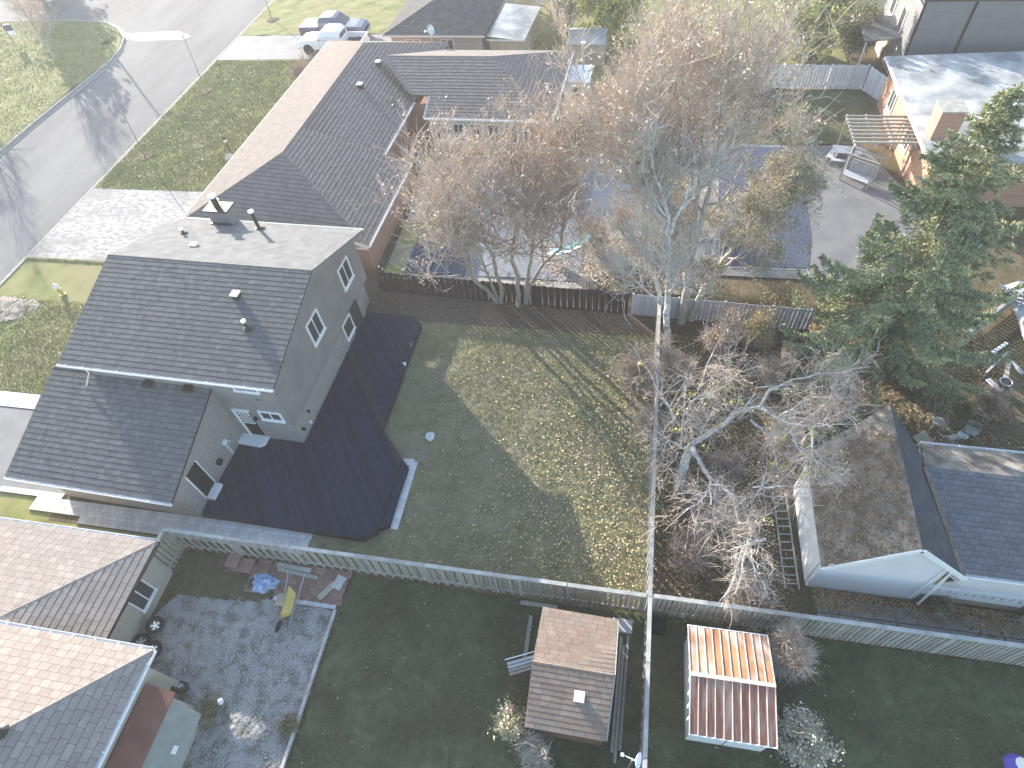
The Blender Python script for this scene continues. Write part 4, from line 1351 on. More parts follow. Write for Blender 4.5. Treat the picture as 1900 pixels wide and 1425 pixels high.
SW2 = thing('tan_bungalow', 'weathered tan hip-roofed house wing at the bottom left corner, with the red lean-to roof', 'house', (-15.15, 3.37, 0), 0)
s2 = Roof(SW2, M['shingle_tan'], 0.27, 0.42, 0.009, 290, gap=0.007, vgap=0.018, base=M['roof_under_brown'])
zz2, zr2 = 3.50, 5.35
s2.slope([(0, 0, zz2), (-13, 0, zz2), (-13, -4.75, zr2), (-4.15, -4.75, zr2)])
s2.slope([(0.0, -9.5, zz2), (0, 0, zz2), (-4.15, -4.75, zr2)])
s2.cap((0, 0, zz2), (-4.15, -4.75, zr2), 0.32)
s2.finish()
MB().box(-13, -0.55, -9.0, -0.4, -0.1, zz2 - .1).build('wall', M['brick_tan_y'], SW2)
MB().box(-13, -0.04, -9.4, -0.04, zz2 - .09, zz2 - .05).build('soffit', M['cream'], SW2)
gutter((0, 0, zz2 - .02), (-13, 0, zz2 - .02), SW2, brackets=14, side=1)
gutter((0, -8.0, zz2 - .02), (0, 0, zz2 - .02), SW2, brackets=9)
vent_pipe(SW2, -2.75, -3.15, 4.72, 0.5, 0.08, SW2, cap=False)
# red felt lean-to along its wall
LR = thing('red_roof_lean_to', 'low lean-to with reddish brown felt roof against the bottom left house', 'lean-to', (-15.66, 2.5, 0), 0)
MB().slab([(0.05, -0.02, 2.30), (0.05, -6.5, 2.30), (1.08, -6.5, 2.02), (1.08, -0.1, 2.02)], 0.06).build('roof', nmat('red_brown_felt', (0.19, 0.085, 0.065), (0.25, 0.12, 0.095), 2, 8, 0.9, 0.3, 60), LR)
MB().box(0.2, 0.95, -6.4, -0.25, 0, 1.95).build('wall', M['brick_tan_y'], LR)
MB().slab([(1.083, -0.28, 1.98), (1.083, -6.5, 1.98), (2.1, -6.5, 1.55), (2.1, -0.58, 1.55)], 0.05).build('lower_roof', nmat('grey_green_felt', (0.235, 0.24, 0.20), (0.30, 0.30, 0.26), 3, 8, 0.9, 0.4, 60), LR)
MB().box(1.0, 1.35, -6.3, -0.8, 0, 1.5).build('lower_wall', M['brick_tan_y'], LR)
MB().box(1.72, 1.86, -1.88, -1.62, 1.66, 1.74).build('roof_box', M['white'], LR)

# ================================================================== SOUTH-EAST WHITE GABLED GARAGE AND ITS HOUSE
SE = thing('white_gabled_garage', 'white-sided gabled garage with leaf-covered west roof slope, right of the birch', 'garage', (8.0, 10.15, 0), 0)
ap, ez, e2 = 4.55, 2.10, 2.72
mb = MB()
V = [(0, 0, -0.1), (3.9, 0, -0.1), (4.42, 0, e2 - .1), (3.02, 0, 3.95), (2.38, 0, 4.40), (0.02, 0, 2.05)]
wp = [(0.02, -0.1), (3.9, -0.1), (3.9, 3.10), (2.38, 4.42), (0.02, 2.02)]
n = len(wp)
mb.add([(p[0], 0.0, p[1]) for p in wp] + [(p[0], 0.16, p[1]) for p in wp], [tuple(reversed(range(n))), tuple(range(n, 2 * n))] + [(i, (i + 1) % n, n + (i + 1) % n, n + i) for i in range(n)])
mb.build('gable_wall', M['siding_white'], SE)
MB().box(0.0, 0.18, 0.17, 4.45, -0.1, 2.0).build('west_wall', M['siding_white'], SE)
mb = MB()
mb.slab([(0.0, -0.10, ez), (2.40, -0.10, ap), (2.55, 6.0, ap - .1), (0.0, 4.8, ez)], 0.10)
mb.build('west_roof', M['roof_litter'], SE)
mb = MB()
mb.slab([(2.405, -0.10, ap), (4.47, -0.10, e2 - .02), (4.1, 4.0, 3.1), (2.555, 6.0, ap - .1)], 0.08)
mb.build('east_roof', M['shingle_black'], SE)
for a, b in (((-0.02, -0.13, ez - .05), (2.40, -0.13, ap - .03)), ((2.40, -0.13, ap - .03), (4.50, -0.13, e2 - .05))):
    MB().beam(a, b, 0.05, 0.20).build('bargeboard', M['white'], SE)
# thin white facing over the sunlit west wall of the garage
MB().box(-0.02, 0.0, 0.2, 4.4, 0.0, 2.02).build('west_wall_face', M['white'], SE)
mb = MB().beam((3.95, -0.06, 3.05), (4.02, -0.18, 0.05), 0.07, 0.07).beam((3.72, -0.03, 3.1), (3.66, -0.04, 0.3), 0.05, 0.04)
mb.build('downpipe', M['white'], SE)
MB().torus((0.3, -0.05, ez + 0.22), (0, 1, 0), 0.12, 0.02, 14, 6).build('gutter_elbow', M['white_metal'], SE)

GH = thing('slate_roof_house', 'house with slate-grey hexagon-patterned roof at the right edge, joined to the white garage', 'house', (12.4, 10.2, 0), R(-0.8))
sg = Roof(GH, M['shingle_hex'], 0.215, 0.26, 0.008, 290, gap=0.008, vgap=0.018, base=M['roof_hex_under'])
sg.slope([(0.06, 0.0, 2.78), (9.0, 0.0, 2.78), (9.0, 3.75, 3.55), (-0.75, 3.75, 3.55)], hexa=True)
sg.finish()
MB().slab([(9.0, 5.2, 3.0), (-0.4, 5.2, 3.0), (-0.75, 3.753, 3.55), (9.0, 3.753, 3.55)], 0.1).build('north_roof', M['roof_litter'], GH)
MB().beam((0.02, -0.05, 2.80), (-0.78, 3.7, 3.60), 0.14, 0.03).build('valley_flashing', nmat('rusty_valley_metal', (0.14, 0.09, 0.06), (0.26, 0.19, 0.15), 4, 8, 0.8), GH)
gutter((0.1, 0.0, 2.76), (9.0, 0.0, 2.76), GH, brackets=7)
gutter((9.0, 5.2, 2.98), (-0.4, 5.2, 2.98), GH, brackets=10)
MB().box(0.0, 9.0, 1.3, 5.0, -0.1, 2.65).build('wall', M['siding_grey'], GH)
MB().box(0.0, 9.0, 0.2, 1.3, 0.0, 0.5).build('porch_floor', M['wood_tan'], GH)
# lattice screen with a row of arched openings under the eave
sc = thing('lattice_porch_screen', 'white lattice porch screen with a row of round cut-outs below the slate roof eave', 'screen', (12.45, 10.22, 0), R(-0.8))
MB().box(-0.9, 2.75, -0.02, 0.02, 0.55, 0.80).build('bottom_rail', M['white'], sc)
MB().box(-0.6, 9.0, -0.02, 0.02, 1.18, 1.42).build('middle_rail', M['white'], sc)
mb = MB()
for k in range(60):
    x = -0.5 + k * 0.11
    mb.beam((x, 0, 1.42), (x + 1.2, 0, 2.62), 0.03, 0.012, Vector((0, 1, 0)))
    mb.beam((x + 1.2, 0.012, 1.42), (x, 0.012, 2.62), 0.03, 0.012, Vector((0, 1, 0)))
lt = mb.build('lattice', M['white'], sc)
lt['kind'] = 'stuff'
for k in range(11):
    x = -0.55 + k * 0.30
    MB().box(x, x + 0.10, -0.02, 0.02, 0.80, 1.18).build('baluster', M['white'], sc)
    MB().torus((x + 0.2, 0, 0.98), (0, 1, 0), 0.10, 0.022, 14, 6).build('ring', M['white'], sc)
MB().box(-0.9, 9.0, 0.05, 0.10, -0.05, 0.50).build('skirting', M['wood_tan'], sc)
MB().beam((2.8, 0, 0.55), (2.8, 0, 2.6), 0.09, 0.09).build('corner_post', M['white'], sc)
MB().box(2.9, 9.0, -0.35, -0.3, 0, 0.75).build('plinth', M['slab'], sc)
# beige flat canopy north of the house
cp = thing('beige_canopy', 'flat beige canopy roof between the slate roof and the garden chairs', 'canopy', (12.4, 14.9, 0), R(-1.0))
n_ = 5
for k in range(n_):
    x0 = 0.05 + k * 1.1
    MB().slab([(x0, 0.05, 2.12), (x0 + 1.09, 0.05, 2.12), (x0 + 1.09, 1.0, 2.08), (x0, 1.0, 2.08)], 0.04).build('panel', nmat('beige_panel_%d' % k, (0.36, 0.34, 0.27), (0.42, 0.39, 0.31), 1.2, 8, 0.8, 0.1, 20) if k == 0 else bpy.data.materials['beige_panel_0'], cp)
MB().box(0.0, 5.6, 1.0, 1.12, 1.96, 2.14).build('edge_beam', M['wood_tan'], cp)
for x in (0.2, 2.9, 5.4):
    MB().box(x, x + .09, 0.9, 0.99, 0, 2.03).build('post', M['wood_tan'], cp)

# ladder-like timber edging west of the garage
ed = thing('ladder_edging', 'weathered ladder-shaped timber edging lying in the leaves beside the white garage wall', 'edging', (7.2, 9.9, 0), R(1.5))
for x in (0.0, 0.52):
    MB().beam((x, 0.0, 0.09), (x - 0.0, 4.3, 0.09), 0.045, 0.10).build('rail', M['wood_rail'], ed)
for k in range(12):
    MB().beam((0.03, 0.2 + k * 0.35, 0.09), (0.49, 0.24 + k * 0.35, 0.09), 0.04, 0.06).build('rung', M['wood_rail'], ed)

# ================================================================== NORTH-EAST BRIGHT-ROOFED HOUSE AND DARK TALL HOUSE
NE = thing('pale_roof_house', 'orange brick house with glaring pale flat roof at the upper right', 'house', (16.6, 35.0, 0), R(0))
MB().slab([(0, 0, 3.15), (12, 0, 3.45), (12, 12.8, 3.55), (0, 12.8, 3.2)], 0.14).build('roof', M['membrane'], NE)
MB().box(0.45, 12, 0.5, 12.3, -0.1, 3.0).build('wall', M['brick_red_y'], NE)
gutter((0, 12.8, 3.16), (0, 0, 3.16), NE, side=1)
MB().box(0.04, 12, 0.04, 12.7, 3.002, 3.01).build('soffit', M['white'], NE)
ch = MB().box(0.45, 1.75, 2.2, 3.45, 3.2, 4.85).build('chimney', M['brick_red_y'], NE)
MB().box(0.40, 1.80, 2.15, 3.5, 4.85, 4.93).build('chimney_cap', M['concrete'], ch)
MB().cyl((2.9, 5.0, 3.2), (2.9, 5.0, 3.55), 0.14, n=12).build('roof_vent', M['steel'], NE)
w = window_x(NE, 0.45, 9.2, 10.4, 0.9, 2.3, 2, side=-1)
w = window_x(NE, 0.45, 4.4, 5.6, 0.9, 2.3, 2, side=-1)

TH = thing('dark_sided_house', 'tall house clad in dark grey lap siding, cut off by the top right corner', 'house', (18.55, 50.1, 0), R(-1.2))
MB().box(0, 16, 0, 9, -0.1, 5.75).build('wall', M['siding_grey'], TH)
for x in (-0.02, 3.12, 9.2):
    MB().box(x, x + 0.16, -0.05, -0.003, 0, 5.74).build('trim_board', M['black'], TH)
MB().box(-0.1, 16, -0.12, -0.003, 5.75, 5.95).box(-0.3, 16, -0.3, 9.3, 5.96, 6.1).build('eave', M['darkmetal'], TH)
gutter((-0.32, 3.5, 5.7), (-0.32, -0.3, 5.7), TH, side=1)
window_x(TH, -0.0, 2.5, 3.7, 2.5, 4.2, 1, side=-1)
window_x(TH, -0.0, 5.5, 6.7, 2.5, 4.2, 1, side=-1)
PA = thing('patio_roof', 'low dark grey patio roof with clutter beneath beside the dark tall house', 'canopy', (15.9, 51.6, 0), R(2))
MB().slab([(0.1, 0, 2.55), (3.0, 0.2, 2.6), (2.9, 3.4, 2.9), (0.4, 3.4, 2.9)], 0.08).build('roof', M['shingle_dark'], PA)
for x, y in ((0.3, 0.15), (2.7, 0.3), (0.5, 3.2)):
    MB().box(x, x + .1, y, y + .1, 0, 2.5).build('post', M['wood_white'], PA)


# ================================================================== SHEDS
BS = thing('brown_shed', 'brown-shingled garden shed with white roof vent on the shaded lawn at the bottom', 'shed', (-2.07, 3.25, 0), R(-0.6))
sb = Roof(BS, M['shingle_shed'], 0.175, 0.40, 0.007, 290, gap=0.006, vgap=0.012, base=M['roof_under_brown'])
hz, ez_ = 2.62, 2.10
sb.slope([(0, 0, ez_), (2.68, 0.02, ez_), (2.76, 1.92, hz), (0.0, 1.92, hz)])
sb.slope([(2.76, 3.92, ez_), (0.03, 3.96, ez_), (0.0, 1.923, hz), (2.76, 1.923, hz)])
sb.cap((0.0, 1.92, hz), (2.76, 1.92, hz), 0.24)
sb.finish()
MB().box(0.12, 2.6, 0.15, 3.8, 0, 2.02).build('wall', nmat('brown_board', (0.11, 0.065, 0.045), (0.18, 0.115, 0.085), 3, 8, 0.85, 0.3, 30), BS)
z = ez_ + 1.05 * (hz - ez_) / 1.92
v = MB().box(1.55, 1.83, 0.95, 1.23, z - .05, z + .22).build('roof_vent', M['steel'], BS)
MB().box(1.52, 1.86, 0.92, 1.26, z + .22, z + .27).build('vent_lid', M['white'], v)
MB().beam((2.70, 0.05, ez_ - .06), (2.79, 1.92, hz - .06), 0.04, 0.12).beam((2.79, 1.92, hz - .06), (2.79, 3.9, ez_ - .06), 0.04, 0.12).build('bargeboard', M['wood_grey'], BS)
for k, (w0, y0) in enumerate(((0.10, 0.0), (0.22, -0.3), (0.36, 0.1))):
    MB().beam((2.85 + w0, y0, 0.08 + .02 * k), (2.9 + w0, 3.9 + y0, 0.08 + .02 * k), 0.10, 0.10).build('sleeper', M['wood_grey'], BS)
rp = thing('wooden_ramp', 'narrow grey wooden ramp leaning out of the brown shed doorway', 'ramp', tuple(at(965, 1235, 0.5)), R(22))
for k in range(4):
    MB().beam((-0.45, 0.11 * k - .2, 0.0 + .05 * k), (0.65, 0.11 * k - .2, 0.12 + .05 * k), 0.095, 0.03).build('plank', M['wood_pale'] if k > 1 else M['wood_grey'], rp)
MB().beam((-0.5, 0.27, 0.24), (0.65, 0.27, 0.34), 0.03, 0.04).build('edge_rail', M['white'], rp)
ds = [('grey slab leaning between the brown shed and the fence, striped by sunlight', (1155, 1160), 0.75, 0.5, 0.25, 'wood_pale'), ('flat grey board behind the top left corner of the brown shed', (1000, 1122), 1.5, 0.16, 0.1, 'wood_grey'),
      ('dark plank lying along the left wall of the brown shed', (980, 1180), 0.16, 1.6, 0.1, 'wood_grey')]
for lab, (px, py), sx, sy, h, m in ds:
    p = at(px, py, h)
    tag(MB().box(p.x - sx / 2, p.x + sx / 2, p.y - sy / 2, p.y + sy / 2, 0.0, h).build('timber_board', M[m], bevel=.01), lab, 'board')

RS = thing('metal_shed', 'white metal garden shed with rust-streaked ribbed roof at the bottom right of centre', 'shed', (3.26, 3.93, 0), R(0.6))
W_, D_, zr_, ze_ = 2.72, 3.45, 2.20, 1.80
MB().box(0.10, W_ - 0.1, 0.10, D_ - 0.12, 0, ze_ - .01).build('wall', M['white'], RS)
mb = MB()
wp = [(0.1, ze_ - .009), (D_ - .12, ze_ - .009), (1.74, zr_ - .06)]
for x in (0.1, W_ - 0.12):
    mb.add([(x, p[0] if i else 0.1, p[1]) for i, p in enumerate(wp)] + [(x + .02, p[0] if i else 0.1, p[1]) for i, p in enumerate(wp)], [(0, 1, 2), (5, 4, 3), (0, 3, 4, 1), (1, 4, 5, 2), (2, 5, 3, 0)])
mb.build('gable', M['white'], RS)
NP = 10
for k in range(NP):
    x0, x1 = W_ * k / NP, W_ * (k + 1) / NP
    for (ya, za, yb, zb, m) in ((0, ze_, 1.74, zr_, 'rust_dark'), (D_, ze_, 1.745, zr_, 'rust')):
        q = [(x0 + .002, ya, za), (x1 - .002, ya, za), (x1 - .002, yb, zb), (x0 + .002, yb, zb)]
        if m == 'rust':
            q = [q[1], q[0], q[3], q[2]]
        MB().slab(q, 0.015).build('roof_panel', M[m], RS)
for k in range(NP + 1):
    x = W_ * k / NP
    MB().beam((x, -0.01, ze_ + .02), (x, 1.72, zr_ + .02), 0.028, 0.035).build('rib', M['rib'], RS)
    MB().beam((x, 1.77, zr_ + .02), (x, D_ + .01, ze_ + .02), 0.028, 0.035).build('rib', M['rib'], RS)
MB().beam((-0.02, 1.742, zr_ + .045), (W_ + .02, 1.742, zr_ + .045), 0.12, 0.02).build('ridge_cap', M['rib'], RS)
MB().beam((-0.015, -0.02, ze_ - .02), (W_ + .015, -0.02, ze_ - .02), 0.03, 0.07).build('eave_trim', M['white'], RS)
MB().beam((-0.015, D_ + .02, ze_ - .02), (W_ + .015, D_ + .02, ze_ - .02), 0.03, 0.07).build('eave_trim', M['white'], RS)
MB().beam((1.33, 0.096, 0.0), (1.33, 0.096, 1.75), 0.02, 0.02).build('door_seam', M['darkmetal'], RS)
tag(MB().box(2.12, 2.62, 7.42, 7.95, 0, 0.45).box(2.16, 2.58, 7.47, 7.9, 0.45, 0.50).build('black_bin', M['black']), 'low black bin in the corner behind the rusty metal shed', 'bin')
tag(MB().box(6.12, 6.40, 4.2, 7.0, 0, 0.10).build('concrete_slab_strip', M['slab']), 'narrow concrete strip beside the right wall of the rusty metal shed', 'slab')

# ================================================================== POOLS
P1 = thing('covered_pool', 'large swimming pool under a blue-grey winter cover behind the dark fence', 'pool', (-13.3, 26.8, 0))
mb = MB()
xs = np.linspace(0, 10.6, 45)
ys = np.linspace(0, 11.0, 45)
Vp = [(x, y, 0.10 + 0.03 * math.sin(x * 1.1 + y * .7) + rng.uniform(-.008, .008)) for x in xs for y in ys]
Fp = [(i * 45 + j, (i + 1) * 45 + j, (i + 1) * 45 + j + 1, i * 45 + j + 1) for i in range(44) for j in range(44)]
put('pool_cover', raw_mesh('pool_cover', Vp, Fp, M['tarp_grey'], True), P1)
MB().box(-0.05, 3.7, -0.05, 4.9, 0.0, 0.155).build('blue_cover', M['tarp_blue'], P1)  # darker sheet: shade on the cover's left part put into colour
for k in range(9):
    MB().beam((0.4 + k * 1.2, -0.15, 0.17), (0.4 + k * 1.2, 4.8 if k < 3 else 0.4, 0.17), 0.04, 0.01).build('strap', M['black'], P1)
P2 = thing('covered_pool', 'dark blue covered pool at the right, in front of the timber furniture', 'pool', (5.4, 28.8, 0))
mb = MB()
out = [(0, 0), (4.7, 0.1), (5.2, 3.0), (5.3, 7.0), (5.1, 10.5), (4.85, 12.5), (0.2, 12.6)]
mb.prism(out, 0.02, 0.09)
mb.build('blue_cover', M['tarp_blue'], P2)
MB().prism([(x * 1.035 - .1, y * 1.02 - .15) for x, y in out], 0.0, 0.055).build('coping', M['concrete'], P2)
SL = thing('pool_slide', 'pale turquoise curved pool slide at the edge of the covered pool', 'pool slide', (0, 0, 0))
pts = [at(1018, 470, .45), at(1035, 470, .7), at(1055, 466, .9), at(1072, 457, 1.2), at(1084, 445, 1.5), at(1092, 434, 1.7)]
mb = MB()
prev = None
for i, p in enumerate(pts):
    d = (pts[min(i + 1, len(pts) - 1)] - pts[max(i - 1, 0)])
    s = Vector((-d.y, d.x, 0)).normalized()
    row = [p + s * .30 + Vector((0, 0, .16)), p + s * .22, p - s * .22, p - s * .30 + Vector((0, 0, .16))]
    row += [q - Vector((0, 0, .04)) for q in row]
    if prev:
        n0 = len(mb.V)
        mb.add(prev + row, [(k, k + 1, 8 + k + 1, 8 + k) for k in range(3)] + [(4 + k + 1, 4 + k, 12 + k, 12 + k + 1) for k in range(3)] + [(0, 8, 12, 4), (3, 7, 15, 11)])
    prev = row
mb.build('chute', M['teal'], SL)
for p in (pts[2], pts[4], pts[5]):
    MB().cyl((p.x, p.y, 0), (p.x, p.y, p.z - .05), 0.03, n=8).build('leg', M['steel'], SL)

# ================================================================== PERGOLA and timber furniture
PG = thing('pergola', 'timber slatted pergola against the orange brick wall of the pale-roofed house', 'pergola', (13.4, 38.25, 0), 0)
for x in (0.0, 3.4):
    for y in (0.0, 3.1):
        MB().box(x, x + .1, y, y + .1, 0, 2.2).build('post', M['wood_grey'], PG)
for x in (0.0, 1.15, 2.3, 3.4):
    MB().box(x, x + .08, -0.25, 3.4, 2.2, 2.32).build('beam', M['wood_pale'], PG)
for k in range(8):
    MB().box(-0.15, 3.75, -0.1 + k * .44, 0.0 + k * .44, 2.32, 2.44).build('slat', M['wood_grey'], PG)
# timber swing bench / play tower below the pergola
FB = thing('timber_swing_bench', 'jumble of weathered timber benches and a swing seat on the pool deck', 'bench', (13.0, 37.6, 0), R(-35))
for k in range(7):
    MB().box(0.0, 1.8, 0.1 + k * .11, 0.19 + k * .11, 0.45, 0.48).build('seat_slat', M['wood_pale'], FB)
for k in range(14):
    MB().box(0.02 + k * .13, 0.09 + k * .13, 0.92, 0.95, 0.5, 1.15).build('back_slat', M['wood_pale'], FB)
MB().box(0, 1.85, 0.90, 0.98, 1.15, 1.22).build('back_rail', M['wood_grey'], FB)
for x in (0, 1.75):
    for y in (0.1, 0.85):
        MB().box(x, x + .09, y, y + .09, 0, 1.9).build('post', M['wood_grey'], FB)
MB().beam((-0.2, 0.1, 1.9), (2.0, 0.1, 1.9), .08, .1).beam((-0.2, 0.9, 1.9), (2.0, 0.9, 1.9), .08, .1).build('top_beam', M['wood_grey'], FB)
T2 = thing('garden_table', 'pale wooden garden table with benches on the pool deck', 'table', (13.7, 40.0, 0), R(-12))
for k in range(6):
    MB().box(-0.9, 0.9, -0.45 + k * .15, -0.31 + k * .15, 0.72, 0.76).build('tabletop_slat', M['wood_pale'], T2)
for x in (-0.75, 0.68):
    for y in (-0.35, 0.3):
        MB().box(x, x + .08, y, y + .08, 0, 0.72).build('leg', M['wood_grey'], T2)
for y in (-0.95, 0.7):
    MB().box(-0.8, 0.8, y, y + .28, 0.42, 0.46).build('bench_seat', M['wood_pale'], T2)
P4 = thing('white_lounger', 'white plank lounger beside the pool at the upper right', 'lounger', tuple(at(1545, 290)), R(62))
for k in range(4):
    MB().box(-0.8, 0.8, -0.28 + k * .14, -0.16 + k * .14, 0.3, 0.34).build('slat', M['wood_white'], P4)
for x in (-0.7, 0.65):
    for y in (-.25, .2):
        MB().box(x, x + .06, y, y + .06, 0, .3).build('leg', M['wood_white'], P4)

# ================================================================== GRAVEL YARD THINGS
WB = thing('wheelbarrow', 'yellow wheelbarrow lying tipped on its side at the gravel edge', 'wheelbarrow', (-12.55, 6.45, 0), R(97))
WB.scale = (1.3, 1.3, 1.2)
mw = Matrix.Rotation(R(-62), 4, 'X')
tray = [(-.48, -.32, .28), (.42, -.24, .28), (.42, .24, .28), (-.48, .32, .28), (-.36, -.2, 0), (.25, -.14, 0), (.25, .14, 0), (-.36, .2, 0)]
V = [Matrix.Translation((0, -0.18, .32)) @ mw @ Vector(v) for v in tray]
V2 = [Matrix.Translation((0, -0.18, .32)) @ mw @ Vector((v[0] * .96, v[1] * .94, v[2] + .01)) for v in tray]
MB().add(V + V2, [(4, 5, 6, 7), (0, 1, 5, 4), (1, 2, 6, 5), (2, 3, 7, 6), (3, 0, 4, 7), (15, 14, 13, 12), (12, 13, 9, 8), (13, 14, 10, 9), (14, 15, 11, 10), (15, 12, 8, 11)]).build('tray', M['yellow'], WB)
mb = MB()
for s in (-.16, .16):
    mb.beam((-.62, s, .16), (.98, s * 1.8, .26), 0.035, 0.035)
mb.build('handles', M['wood_pale'], WB)
MB().torus((-.70, 0.16, .2), (0.2, 1, 0.25), 0.15, 0.045).build('wheel', M['rubber'], WB)
tag(MB().box(-.2, .2, -.25, .25, 0.02, 0.06).build('plywood_offcut', M['wood_tan']), 'square tan plywood offcut resting against the tipped wheelbarrow', 'board').location = (-12.95, 6.55, 0.2)
BT = thing('blue_tarp_bundle', 'crumpled bright blue plastic tarp bundle on the red pavers', 'tarp', tuple(at(492, 1083)), 0)
nl, nm = 18, 26
V, F = [], []
for i in range(nl + 1):
    th = math.pi * 0.5 * i / nl
    for j in range(nm):
        ph = 2 * math.pi * j / nm
        rr = 1 + 0.16 * math.sin(3 * ph + 1) + 0.10 * math.sin(7 * ph + 3 * th) + rng.uniform(-.06, .06)
        V.append((0.58 * math.sin(th) * math.cos(ph) * rr, 0.40 * math.sin(th) * math.sin(ph) * rr, 0.40 * math.cos(th) * (rr if i > 1 else 1.0)))
for i in range(nl):
    for j in range(nm):
        F.append((i * nm + j, (i + 1) * nm + j, (i + 1) * nm + (j + 1) % nm, i * nm + (j + 1) % nm))
put('tarp', raw_mesh('tarp', V, F, M['tarp_bag'], False), BT)


def wheel(name, label, loc, axis, R0=0.26, r=0.10, parent=None):
    w = thing(name, label, 'tyre', loc)
    MB().torus((0, 0, 0), axis, R0, r, 26, 10).build('tyre', M['rubber'], w, smooth=True)
    ax = Vector(axis).normalized()
    mb = MB()
    mb.cyl(ax * -0.05, ax * 0.03, R0 * .72, n=20)
    rim = mb.build('rim', M['darkmetal'], w)
    mb = MB()
    s = ax.orthogonal().normalized()
    t = ax.cross(s)
    for k in range(5):
        a = 2 * math.pi * k / 5
        d = s * math.cos(a) + t * math.sin(a)
        mb.beam(ax * 0.05 + d * .03, ax * 0.05 + d * R0 * .72, 0.07, 0.02, ax)
    mb.torus(ax * 0.04, ax, R0 * .72, 0.018, 22, 6)
    mb.cyl(ax * 0.03, ax * 0.07, 0.05, n=10)
    mb.build('spokes', M['steel'], w)
    return w


wheel('car_tyre', 'tyre with silver alloy rim leaning on the tan wall, farthest from the bottom edge', tuple(at(287, 1160, .38)), (0.85, -0.25, 0.55))
wheel('car_tyre', 'tyre with silver alloy rim half hidden under the white gutter corner', tuple(at(283, 1205, .38)), (0.85, -0.25, 0.55))
wheel('car_tyre', 'dark tyre lying behind the silver-rimmed tyres by the tan wall', tuple(at(262, 1192, .25)), (0.3, 0.0, 1))
wheel('car_tyre', 'black tyre standing edge-on at the corner of the red lean-to roof', tuple(at(332, 1275, .36)), (0.15, 0.75, 0.55))
b = thing('white_ball', 'small white ball lying on the gravel beside the sunlit patch', 'ball', tuple(at(409, 1302, .12)))
me = MB().lathe([(0.001, -.12)] + [(0.12 * math.cos(a), 0.12 * math.sin(a)) for a in np.linspace(-1.4, 1.4, 9)] + [(0.001, .12)], n=16)
me.build('ball_skin', M['white'], b, smooth=True)
mb = MB()
ge = thing('timber_edging', 'low grey timber edging between the gravel yard and the shaded lawn', 'edging', (-10.6, -6, 0))
for k in range(4):
    MB().box(-.06, .05, k * 3.14, k * 3.14 + 3.12, 0, 0.13).build('board', M['wood_rail'], ge)
for k in range(4):
    MB().box(-.09, .08, k * 3.14 - .06, k * 3.14 + .06, 0, 0.20).build('stake', M['wood_grey'], ge)
e2_ = thing('kerb_edging', 'grey concrete block edging along the red paver patio', 'edging', (-13.4, 6.62, 0))
for k in range(9):
    MB().box(k * .31, k * .31 + .295, -.07, .08, 0, 0.12).build('block', M['paver'], e2_)
for lab, (px, py), L_, w_, rz_, m in (('grey plank lying at the foot of the fence above the wheelbarrow', (545, 1053), 1.6, 0.2, -2, 'wood_rail'), ('long grey timber beam lying on the red pavers below the fence', (552, 1064), 1.9, 0.16, -4, 'wood_grey'),
                                      ('tan board lying diagonally at the right end of the red pavers', (606, 1096), 0.85, 0.25, 58, 'wood_tan')):
    p = at(px, py, .1)
    o = MB().box(-L_ / 2, L_ / 2, -w_ / 2, w_ / 2, .06, .12).build('loose_plank', M[m], bevel=.005)
    o.location = (p.x, p.y, 0)
    o.rotation_euler = (0, 0, R(rz_))
    tag(o, lab, 'plank')
for i, (px, py, sx, sy) in enumerate(((433, 1040, .62, .62), (457, 1050, .62, .62), (490, 1052, .62, .62))):
    p = at(px, py, .08)
    o = MB().box(-sx / 2, sx / 2, -sy / 2, sy / 2, 0.0, 0.10).build('terracotta_slab', M['paver_red'], bevel=.01)
    o.location = (p.x, p.y, 0.02)
    tag(o, ('reddish concrete slab leaning at the left end of the row below the fence', 'middle reddish slab of the row below the fence', 'reddish slab just behind the blue tarp bundle')[i], 'slab', 'reddish slabs along the fence foot')
o = MB().box(-.2, .2, -.28, .28, .02, .14).build('breeze_block', M['paver'], bevel=.01)
o.location = tuple(at(630, 1082))
o.rotation_euler = (0, 0, R(-15))
tag(o, 'pale concrete block at the right end of the red paver patio', 'block')

# ================================================================== EAST YARD CHAIRS
CH = []


def chair(label, px, py, rz, pale=False, tipped=False):
    p = at(px, py)
    c = thing('garden_chair', label, 'chair', tuple(p), R(rz), 'discarded garden chairs')
    m = M['chair']
    MB().box(-.26, .26, -.25, .25, .40, .44).build('seat', m, c)
    for x in (-.27, .24):
        for y in (-.25, .22):
            MB().box(x, x + .03, y, y + .03, 0, .40).build('leg', m, c)
        MB().box(x, x + .03, -.25, .25, .62, .65).build('armrest', m, c)
    MB().beam((-.26, .26, .44), (-.3, .55, .98), .03, .03).beam((.26, .26, .44), (.3, .55, .98), .03, .03).beam((-.3, .55, .98), (.3, .55, .98), .03, .03).build('back_frame', m, c)
    if pale:
        MB().box(-.24, .24, .27, .3, .5, .75).build('back_panel', m, c)
    if tipped:
        c.rotation_euler = (R(75), 0, R(rz))
        c.location.z = 0.35
    return c


